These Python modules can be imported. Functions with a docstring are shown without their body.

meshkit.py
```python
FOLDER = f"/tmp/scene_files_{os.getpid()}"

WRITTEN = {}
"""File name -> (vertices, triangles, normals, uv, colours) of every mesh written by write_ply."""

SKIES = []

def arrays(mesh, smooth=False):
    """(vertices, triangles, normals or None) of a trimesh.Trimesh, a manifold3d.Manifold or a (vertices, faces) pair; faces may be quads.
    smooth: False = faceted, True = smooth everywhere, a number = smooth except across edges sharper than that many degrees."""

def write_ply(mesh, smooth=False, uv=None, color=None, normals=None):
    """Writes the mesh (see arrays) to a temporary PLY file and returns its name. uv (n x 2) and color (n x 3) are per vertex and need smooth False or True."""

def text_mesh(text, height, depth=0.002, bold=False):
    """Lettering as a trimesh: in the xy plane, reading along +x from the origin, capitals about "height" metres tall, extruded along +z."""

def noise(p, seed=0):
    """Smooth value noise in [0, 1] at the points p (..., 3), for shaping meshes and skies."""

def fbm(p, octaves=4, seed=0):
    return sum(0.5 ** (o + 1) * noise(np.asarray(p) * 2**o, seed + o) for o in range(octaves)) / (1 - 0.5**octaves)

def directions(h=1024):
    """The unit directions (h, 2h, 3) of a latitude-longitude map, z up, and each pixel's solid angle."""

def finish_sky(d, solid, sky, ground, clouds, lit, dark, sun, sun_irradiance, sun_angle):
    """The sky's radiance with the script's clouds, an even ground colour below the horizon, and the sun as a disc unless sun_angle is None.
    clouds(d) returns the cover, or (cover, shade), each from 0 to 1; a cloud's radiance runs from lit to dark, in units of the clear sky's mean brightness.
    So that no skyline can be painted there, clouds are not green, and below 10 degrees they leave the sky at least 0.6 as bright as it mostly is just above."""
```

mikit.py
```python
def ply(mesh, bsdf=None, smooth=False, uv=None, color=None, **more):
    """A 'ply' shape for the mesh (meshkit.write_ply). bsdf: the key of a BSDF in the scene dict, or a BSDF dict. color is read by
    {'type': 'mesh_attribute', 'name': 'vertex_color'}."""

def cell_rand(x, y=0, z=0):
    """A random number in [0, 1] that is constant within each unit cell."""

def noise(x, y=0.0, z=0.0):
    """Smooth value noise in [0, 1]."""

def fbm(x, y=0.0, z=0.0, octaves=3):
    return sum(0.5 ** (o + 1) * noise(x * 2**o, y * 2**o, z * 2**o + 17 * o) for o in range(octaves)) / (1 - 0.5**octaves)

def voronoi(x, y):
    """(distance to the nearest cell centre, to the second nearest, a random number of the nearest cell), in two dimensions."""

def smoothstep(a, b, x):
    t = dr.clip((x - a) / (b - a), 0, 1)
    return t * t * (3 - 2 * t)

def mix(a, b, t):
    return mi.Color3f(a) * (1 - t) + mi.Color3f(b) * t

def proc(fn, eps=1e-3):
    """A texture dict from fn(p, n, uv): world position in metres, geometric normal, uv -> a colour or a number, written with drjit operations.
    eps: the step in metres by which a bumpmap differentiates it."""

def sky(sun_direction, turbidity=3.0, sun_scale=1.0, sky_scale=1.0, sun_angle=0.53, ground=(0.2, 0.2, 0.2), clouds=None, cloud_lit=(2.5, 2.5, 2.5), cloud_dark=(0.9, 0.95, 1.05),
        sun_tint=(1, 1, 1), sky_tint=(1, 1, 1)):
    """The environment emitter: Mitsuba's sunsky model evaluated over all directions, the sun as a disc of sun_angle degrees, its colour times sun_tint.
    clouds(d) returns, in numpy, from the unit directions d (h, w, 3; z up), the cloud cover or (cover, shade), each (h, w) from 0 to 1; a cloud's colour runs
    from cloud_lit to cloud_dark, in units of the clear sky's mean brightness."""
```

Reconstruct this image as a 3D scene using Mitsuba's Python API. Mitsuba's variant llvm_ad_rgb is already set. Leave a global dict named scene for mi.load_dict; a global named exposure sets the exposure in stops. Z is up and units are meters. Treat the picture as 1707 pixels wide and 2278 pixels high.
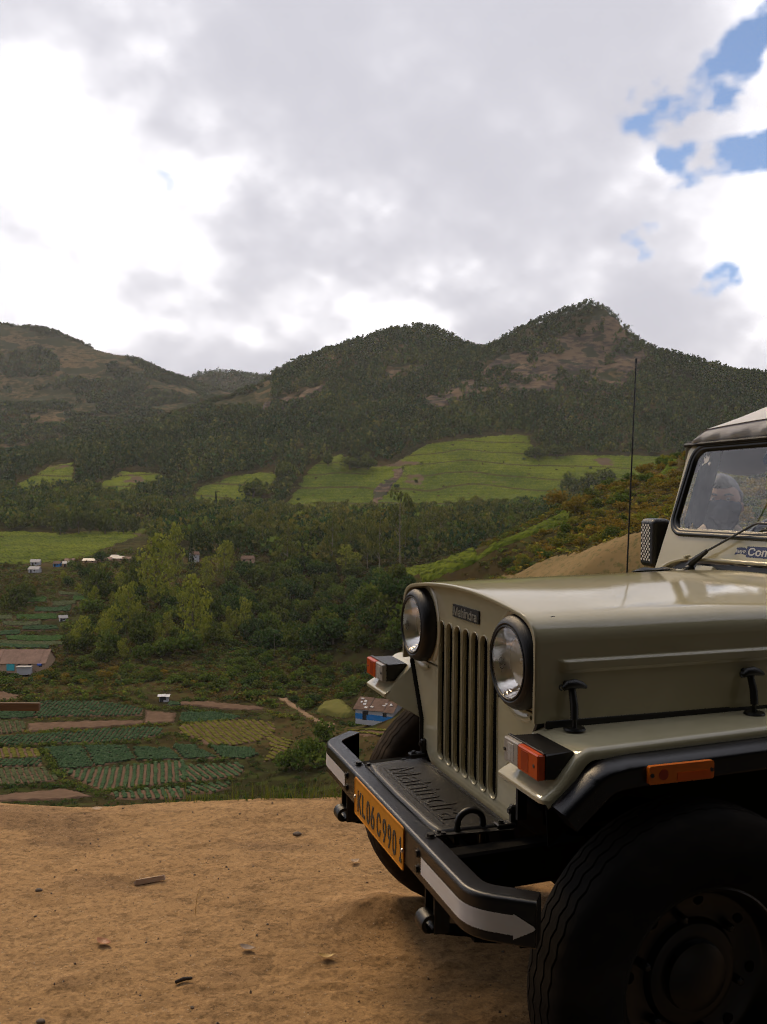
import math, random, numpy as np, trimesh, mitsuba as mi, drjit as dr, mikit, meshkit
import manifold3d, shapely
from shapely.geometry import Polygon, LineString, Point
from shapely.ops import unary_union
from scipy.interpolate import RBFInterpolator
T4 = mi.ScalarTransform4f
rng = np.random.default_rng(7)
scene, labels = {'type': 'scene'}, {}

# ------------------------------------------------------------------ camera, sky, exposure
PITCH, ROLL, CAMZ = -0.01229, 0.00972, 1.437
fw = np.array([0, math.cos(PITCH), math.sin(PITCH)])
up0 = np.array([0, -math.sin(PITCH), math.cos(PITCH)])
rt0 = np.array([1.0, 0, 0])
upv = up0 * math.cos(ROLL) - rt0 * math.sin(ROLL)
scene['camera'] = {'type': 'perspective', 'fov': 2 * math.degrees(math.atan(853.5 / 1923.0)), 'fov_axis': 'x',
                   'near_clip': 0.05, 'far_clip': 9000.0,
                   'to_world': T4().look_at(origin=[0, 0, CAMZ], target=(np.array([0, 0, CAMZ]) + fw).tolist(), up=upv.tolist()),
                   'medium': {'type': 'ref', 'id': 'haze_air'}}
exposure = 2.2
HAZE = 5.6e-5
SUN = np.array([-0.40, 0.72, 0.86])

def cloud_cover(d):
    """broken grey cloud deck with bright rims; gaps towards the right of the view"""
    az = np.degrees(np.arctan2(d[..., 0], d[..., 1]))
    el = np.degrees(np.arcsin(np.clip(d[..., 2], -1, 1)))
    q = d / (np.abs(d[..., 2:]) + 0.8) * 1.7
    big = meshkit.fbm(q * 3.1 + 3.0, 5, 3)
    fine = meshkit.fbm(q * 9.0 + 11.0, 6, 9)
    wa, we = az + 6 * (fine - .5), el + 6 * (meshkit.fbm(q * 8.0 + 31.0, 6, 21) - .5)
    def blob(a, e, sa, se, rot=0.0):
        c, s = math.cos(math.radians(rot)), math.sin(math.radians(rot))
        x, y = wa - a, we - e
        return np.exp(-((x * c + y * s) / sa) ** 2 - ((-x * s + y * c) / se) ** 2)
    gap = (1.1 * blob(22.4, 25.9, 1.1, 2.6, -35) + 1.1 * blob(20.0, 24.2, 2.3, 1.5, 30) + 1.1 * blob(16.8, 22.6, 1.8, 1.4) + blob(18.5, 21.4, 1.3, 2.2) + blob(19.0, 19.4, 1.5, 1.1) + 1.1 * blob(22.6, 19.3, 2.6, 1.4)
           + 1.05 * blob(17.2, 15.7, 1.1, 1.5, -20) + .8 * blob(21.0, 12.7, .9, 1.4) + 1.3 * blob(-14.8, 18.9, 1.0, .9) + .9 * blob(19.4, 29.2, .9, 1.0))
    gap = .82 * np.clip(gap, 0, 1.0)
    gap = gap + 0.75 * np.clip((big - .60) * 6, 0, 1) * ((np.abs(az) > 27) | (el > 34))
    wisp = meshkit.fbm(q * 19.0 + 5.0, 6, 41)
    env = np.clip(gap * 2.2, 0, 1)
    cover = 1 - np.clip((gap - .40 - env * (2.0 * (fine - .5) + 3.6 * (wisp - .5))) * 1.7, 0, 1)
    lit = (1.0 * blob(-17, 19, 8, 5.0, 20) + .6 * blob(-22, 24, 7, 2.6, 25) + .40 * blob(-12, 12, 9, 2.6) + .45 * blob(-4, 14, 4, 7, 40) + .35 * blob(3, 12, 5, 4, -20) + 1.0 * blob(25, 16, 5, 9) + .9 * blob(24, 28, 4.5, 4.5)
           + .7 * blob(16.5, 20.5, 2.2, 2.0) + .5 * blob(14, 17, 4, 3) + .4 * blob(-20, 11.5, 3, 2) + .35 * blob(-10, 9, 6, 2.5) + .3 * blob(2, 28, 5, 3) + .35 * blob(-19, 30, 5, 3)+ .3 * blob(8, 29, 4, 2))
    hill = .55 * np.clip(np.cos(np.radians(az - 10)), 0, 1)
    x = .96 - np.clip(lit * .78, 0, .9) + 1.1 * (fine - .5) + 1.3 * (big - .5) + .65 * (wisp - .5)
    shade = 1 / (1 + np.exp(-(x - .42) * 4.8))
    return cover, np.clip(shade, 0, 1)

scene['sky'] = mikit.sky(SUN, turbidity=3, sun_scale=.29, sky_scale=1.0, sun_angle=16, ground=(.08, .07, .05), clouds=cloud_cover,
                         cloud_lit=(4.9, 4.8, 4.85), cloud_dark=(1.83, 1.82, 2.02), sun_tint=(1, .9, .72), sky_tint=(.9, .92, 1.0))

# ------------------------------------------------------------------ helpers
def rgb(*c): return {'type': 'rgb', 'value': list(c)}
def mat(name, d, two=True):
    scene['m_' + name] = {'type': 'twosided', 'bsdf': d} if two else d
    return name
def PLY(mesh, m, **k): return mikit.ply(mesh, 'm_' + m, **k)
def pr(name, col, rough=.5, spec=.5, metal=0., coat=0., coatg=.95, **k):
    d = {'type': 'principled', 'base_color': rgb(*col) if isinstance(col, tuple) else col, 'roughness': rough, 'specular': spec}
    if metal: d['metallic'] = metal
    if coat: d['clearcoat'] = coat; d['clearcoat_gloss'] = coatg
    return mat(name, {**d, **k})

used = {}
def numbered(name):
    k = used.get(name, -1) + 1
    used[name] = k
    return name if k == 0 else f'{name}_{k:03d}'
def tag(key, label=None, cat=None, group=None, kind=None):
    d = {}
    if label: d['label'] = label
    if cat: d['category'] = cat
    if group: d['group'] = group
    if kind: d['kind'] = kind
    if d: labels[key] = {**labels.get(key, {}), **d}
    return key
def put(key, mesh, m, smooth=False, label=None, cat=None, group=None, kind=None, color=None, to_world=None):
    key = numbered(key)
    sh = PLY(mesh, m, smooth=smooth, color=color) if not isinstance(mesh, dict) else {**mesh}
    if to_world is not None: sh['to_world'] = to_world
    scene[key] = sh
    tag(key, label, cat, group, kind)
    return key

def cat_m(ms): return trimesh.util.concatenate(ms)
def tm(v, f): return trimesh.Trimesh(np.asarray(v, float), np.asarray(f), process=False)
def loft(rows, closed=False, cap=False):
    rows = np.asarray(rows, float); n, m = rows.shape[:2]
    mm = m if closed else m - 1
    i, j = np.meshgrid(np.arange(n - 1), np.arange(mm), indexing='ij')
    a = i * m + j; b = i * m + (j + 1) % m; c = (i + 1) * m + (j + 1) % m; d = (i + 1) * m + j
    f = np.concatenate([np.stack([a, b, c], -1).reshape(-1, 3), np.stack([a, c, d], -1).reshape(-1, 3)])
    v = rows.reshape(-1, 3)
    if cap:
        c0, c1 = rows[0].mean(0), rows[-1].mean(0)
        k = len(v); v = np.vstack([v, c0, c1]); jj = np.arange(mm)
        f = np.vstack([f, np.stack([np.full(mm, k), (jj + 1) % m, jj], 1), np.stack([np.full(mm, k + 1), (n - 1) * m + jj, (n - 1) * m + (jj + 1) % m], 1)])
    return tm(v, f)
def cbox(c, s, b=.004, R=None):
    """box with chamfered edges"""
    s = np.array(s) / 2; b = min(b, *(s * .45)); pts = []
    for sx in (-1, 1):
        for sy in (-1, 1):
            for sz in (-1, 1):
                q = np.array([sx, sy, sz]) * s
                for k in range(3):
                    r = q - np.array([sx, sy, sz]) * b; r[k] = q[k]; pts.append(r)
    pts = np.array(pts)
    if R is not None: pts = pts @ np.asarray(R).T
    return trimesh.convex.convex_hull(pts + np.array(c))
def hullm(pts): return trimesh.convex.convex_hull(np.asarray(pts, float))
def tube(path, r, n=10, cap=True):
    p = np.asarray(path, float); r = np.broadcast_to(r, len(p))
    t = np.gradient(p, axis=0); t /= np.linalg.norm(t, axis=1, keepdims=True) + 1e-12
    a = np.cross(t[0], [0, 0, 1.0] if abs(t[0][2]) < .9 else [1.0, 0, 0]); rows = []
    for k in range(len(p)):
        a = a - t[k] * (a @ t[k]); a /= np.linalg.norm(a) + 1e-12
        b = np.cross(t[k], a); ang = np.linspace(0, 2 * np.pi, n, endpoint=False)
        rows.append(p[k] + r[k] * (np.cos(ang)[:, None] * a + np.sin(ang)[:, None] * b))
    return loft(rows, closed=True, cap=cap)
def lathe(prof, c, axis='x', n=48, cap=False):
    """profile of (radius, along); revolved about the axis through c"""
    ang = np.linspace(0, 2 * np.pi, n, endpoint=False); rows = []
    for r, h in prof:
        u, w = r * np.cos(ang), r * np.sin(ang); hh = np.full(n, h)
        rows.append(np.stack({'x': [hh, u, w], 'y': [w, hh, u], 'z': [u, w, hh]}[axis], 1) + np.array(c))
    return loft(rows, closed=True, cap=cap)
def extr(poly, d):
    g = getattr(poly, 'geoms', [poly])
    return cat_m([trimesh.creation.extrude_polygon(q, d, engine='earcut') for q in g if q.area > 1e-9])
def frame(mesh, o, ex, ey, ez):
    m = mesh.copy(); m.vertices = np.asarray(o) + m.vertices @ np.array([ex, ey, ez], float); return m
def smooth01(t): t = np.clip(t, 0, 1); return t * t * (3 - 2 * t)
def rrect(w, h, r, n=6):
    return Polygon([(-w/2+r, -h/2+r), (w/2-r, -h/2+r), (w/2-r, h/2-r), (-w/2+r, h/2-r)]).buffer(r, quad_segs=n) if r > 0 else shapely.box(-w/2, -h/2, w/2, h/2)
def fillet(pts, r, n=6):
    """polyline with rounded corners (2-D)"""
    pts = np.asarray(pts, float); out = [pts[0]]
    rr = np.broadcast_to(r, len(pts))
    for k in range(1, len(pts) - 1):
        a, b, c = pts[k-1], pts[k], pts[k+1]
        u = (a - b) / np.linalg.norm(a - b); w = (c - b) / np.linalg.norm(c - b)
        l = min(rr[k], .45 * np.linalg.norm(a - b), .45 * np.linalg.norm(c - b))
        for s in np.linspace(0, 1, n):
            p0, p1, p2 = b + u * l, b, b + w * l
            out.append((1-s)**2 * p0 + 2*s*(1-s) * p1 + s*s * p2)
    out.append(pts[-1]); return np.array(out)
# ---- surveyed layout of the valley (metres)
CP=[[-80.2,140.0,-47.2],[-60.6,137.0,-46.0],[-46.3,137.0,-45.8],[-30.6,137.0,-46.0],[-103.2,180.0,-48.8],[-79.7,180.0,-48.6],[-60.9,180.0,-48.4],[-42.1,180.0,-48.2],[-23.6,182.0,-48.6],[-98.3,222.0,-48.7],[-81.0,222.0,-47.9],[-64.5,225.0,-47.8],[-47.5,228.0,-47.7],[-30.2,232.0,-47.8],[-134.1,245.0,-49.0],[-102.2,245.0,-48.7],[-120.5,272.0,-47.2],[-106.4,272.0,-47.0],[-138.3,312.0,-46.2],[-120.4,312.0,-46.0],[-158.3,357.0,-43.7],[-134.1,357.0,-43.5],[-182.7,412.0,-39.9],[-157.0,412.0,-39.7],[-225.6,412.0,-40.4],[-208.5,470.0,-35.5],[-176.7,470.0,-34.4],[-284.0,640.0,-26.2],[-234.1,640.0,-26.4],[-184.1,640.0,-25.2],[-367.2,640.0,-27.0],[-346.2,780.0,-9.9],[-285.4,780.0,-9.3],[-213.0,740.0,-14.0],[-80.1,256.0,-48.0],[-89.2,285.0,-44.7],[-101.8,325.0,-41.8],[-107.8,350.0,-39.6],[-67.3,258.0,-48.2],[-78.8,296.0,-43.2],[-89.6,330.0,-39.8],[-60.1,256.0,-48.5],[-60.5,276.0,-47.3],[-75.2,320.0,-42.6],[-79.6,346.0,-38.9],[-53.1,275.0,-48.5],[-43.5,278.0,-48.2],[-106.4,300.0,-47.2],[-118.9,335.0,-44.1],[-105.0,430.0,-38.0],[-70.0,430.0,-38.0],[-35.0,345.0,-60.0],[-12.0,360.0,-64.0],[5.0,360.0,-60.0],[-25.0,300.0,-56.0],[-18.8,240.0,-46.9],[-16.5,212.0,-47.9],[-0.9,190.0,-47.2],[0.0,235.0,-45.7],[18.3,235.0,-43.0],[-25.3,195.0,-48.1],[-34.7,440.0,-48.1],[-57.7,440.0,-38.0],[-77.0,420.0,-37.5],[-11.6,430.0,-42.2],[-89.9,490.0,-31.2],[-73.8,485.0,-33.3],[-117.4,560.0,-25.8],[-149.5,520.0,-29.7],[-42.1,530.0,-29.2],[-0.5,450.0,-36.0],[-92.2,700.0,-17.5],[17.0,700.0,-16.5],[-151.0,720.0,-18.6],[-184.7,880.0,-11.6],[-47.3,880.0,-12.6],[67.0,880.0,-9.2],[162.1,900.0,-3.8],[279.1,900.0,-2.7],[-180.4,980.0,18.7],[-134.9,1020.0,37.4],[-84.4,1050.0,53.7],[3.0,1040.0,46.5],[53.8,1090.0,73.0],[171.6,1120.0,86.5],[206.9,1090.0,63.1],[249.9,1080.0,60.8],[334.1,1080.0,59.3],[474.4,1080.0,59.6],[-392.1,950.0,9.2],[-391.6,1040.0,41.1],[-309.8,1020.0,33.1],[-246.6,980.0,17.1],[-520.6,950.0,8.9],[-360.5,1250.0,93.6],[-230.6,1250.0,96.8],[-106.8,1320.0,144.6],[30.4,1330.0,160.8],[168.5,1330.0,165.6],[304.3,1320.0,165.7],[408.3,1220.0,122.9],[534.8,1220.0,139.9],[693.1,1220.0,144.6],[-621.8,1400.0,75.7],[-459.4,1350.0,84.9],[-803.7,1400.0,77.6],[-44.0,1500.0,223.2],[219.1,1440.0,239.2],[331.1,1440.0,247.8],[416.0,1350.0,191.4],[-171.6,1600.0,249.2],[-117.2,1650.0,283.1],[-49.8,1680.0,306.3],[20.0,1700.0,325.6],[90.5,1700.0,328.9],[142.0,1680.0,305.6],[162.2,1540.0,267.0],[199.4,1520.0,282.0],[229.1,1510.0,301.6],[267.2,1505.0,315.8],[312.8,1500.0,333.8],[351.5,1500.0,349.7],[378.8,1500.0,342.2],[398.7,1495.0,321.1],[419.4,1490.0,291.8],[447.7,1480.0,263.3],[529.2,1450.0,232.6],[621.7,1420.0,209.0],[806.3,1420.0,193.8],[-1407.3,2450.0,439.5],[-1241.6,2500.0,482.6],[-1111.9,2500.0,487.8],[-1034.1,2500.0,486.0],[-935.7,2480.0,467.6],[-835.3,2450.0,434.9],[-699.2,2420.0,394.5],[-631.0,2400.0,365.7],[-568.6,2400.0,345.2],[-192.2,1792.0,137.2],[-131.3,1848.0,167.6],[-55.8,1881.6,188.7],[22.4,1904.0,206.6],[101.4,1904.0,209.9],[159.0,1881.6,188.0],[181.7,1724.8,159.2],[223.3,1702.4,175.6],[256.6,1691.2,195.9],[299.3,1685.6,210.4],[350.3,1680.0,228.8],[393.7,1680.0,244.7],[424.3,1680.0,237.2],[446.5,1674.4,216.5],[469.7,1668.8,187.5],[501.4,1657.6,159.7],[592.7,1624.0,131.1],[696.3,1590.4,109.6],[903.1,1590.4,94.4],[-1576.2,2744.0,268.0],[-1390.6,2800.0,307.6],[-1245.3,2800.0,312.8],[-1158.2,2800.0,311.0],[-1048.0,2777.6,294.0],[-935.5,2744.0,263.4],[-783.1,2710.4,225.1],[-706.7,2688.0,197.7],[-636.8,2688.0,177.2],[-645.3,2950.0,419.9],[-576.5,2950.0,434.3],[-484.5,2950.0,424.5],[-361.9,2950.0,408.9],[-208.7,2950.0,405.8],[-315.0,2050.0,238.3],[-473.3,2000.0,215.3],[-924.6,2080.0,279.0],[-674.3,1980.0,226.6],[-1194.5,2080.0,265.6],[-883.6,2250.0,361.1],[-449.0,2300.0,278.1],[-700.0,3300.0,300.0],[-1500.0,3000.0,250.0],[300.0,3000.0,200.0],[1200.0,2600.0,100.0],[1500.0,1900.0,100.0],[-1700.0,2000.0,200.0],[-1300.0,1200.0,60.0],[1300.0,1200.0,80.0],[3.8,262.0,-23.0],[19.6,255.0,-17.8],[32.8,255.0,-12.1],[53.3,265.0,-3.5],[61.8,300.0,1.0],[82.3,290.0,7.9],[93.9,280.0,16.2],[106.4,275.0,21.1],[119.4,270.0,25.1],[146.4,270.0,31.7],[33.5,185.0,-15.2],[36.1,155.0,-10.8],[45.1,145.0,-7.2],[54.4,140.0,-4.2],[68.9,140.0,-0.4],[16.6,215.0,-23.5],[33.3,215.0,-15.0],[45.0,380.0,-30.0],[110.0,400.0,-22.0],[180.0,430.0,-8.0],[30.0,330.0,-32.0],[260.0,430.0,15.0],[100.0,600.0,-18.0],[200.0,700.0,0.0],[-70.0,4.0,-4.0],[-70.0,14.0,-7.2],[-70.0,30.0,-14.5],[-70.0,60.0,-25.0],[-70.0,95.0,-36.0],[-30.0,4.0,-4.0],[-30.0,14.0,-7.2],[-30.0,30.0,-14.5],[-30.0,60.0,-25.0],[-30.0,95.0,-36.0],[-8.0,4.0,-4.0],[-8.0,14.0,-7.2],[-8.0,30.0,-14.5],[-8.0,60.0,-25.0],[-8.0,95.0,-36.0],[8.0,4.0,-4.0],[8.0,14.0,-7.2],[8.0,30.0,-14.5],[8.0,60.0,-25.0],[8.0,95.0,-36.0],[25.0,4.0,-4.0],[25.0,14.0,-7.2],[25.0,30.0,-14.5],[25.0,60.0,-25.0],[25.0,95.0,-36.0],[60.0,20.0,-8.0],[60.0,60.0,-16.0],[60.0,100.0,-20.0],[100.0,60.0,-8.0],[0.0,130.0,-44.0],[40.0,140.0,-36.0],[-90.0,130.0,-44.5],[70.0,140.0,-16.0],[-200.0,60.0,-30.0],[200.0,60.0,0.0],[250.0,150.0,20.0]]
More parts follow.
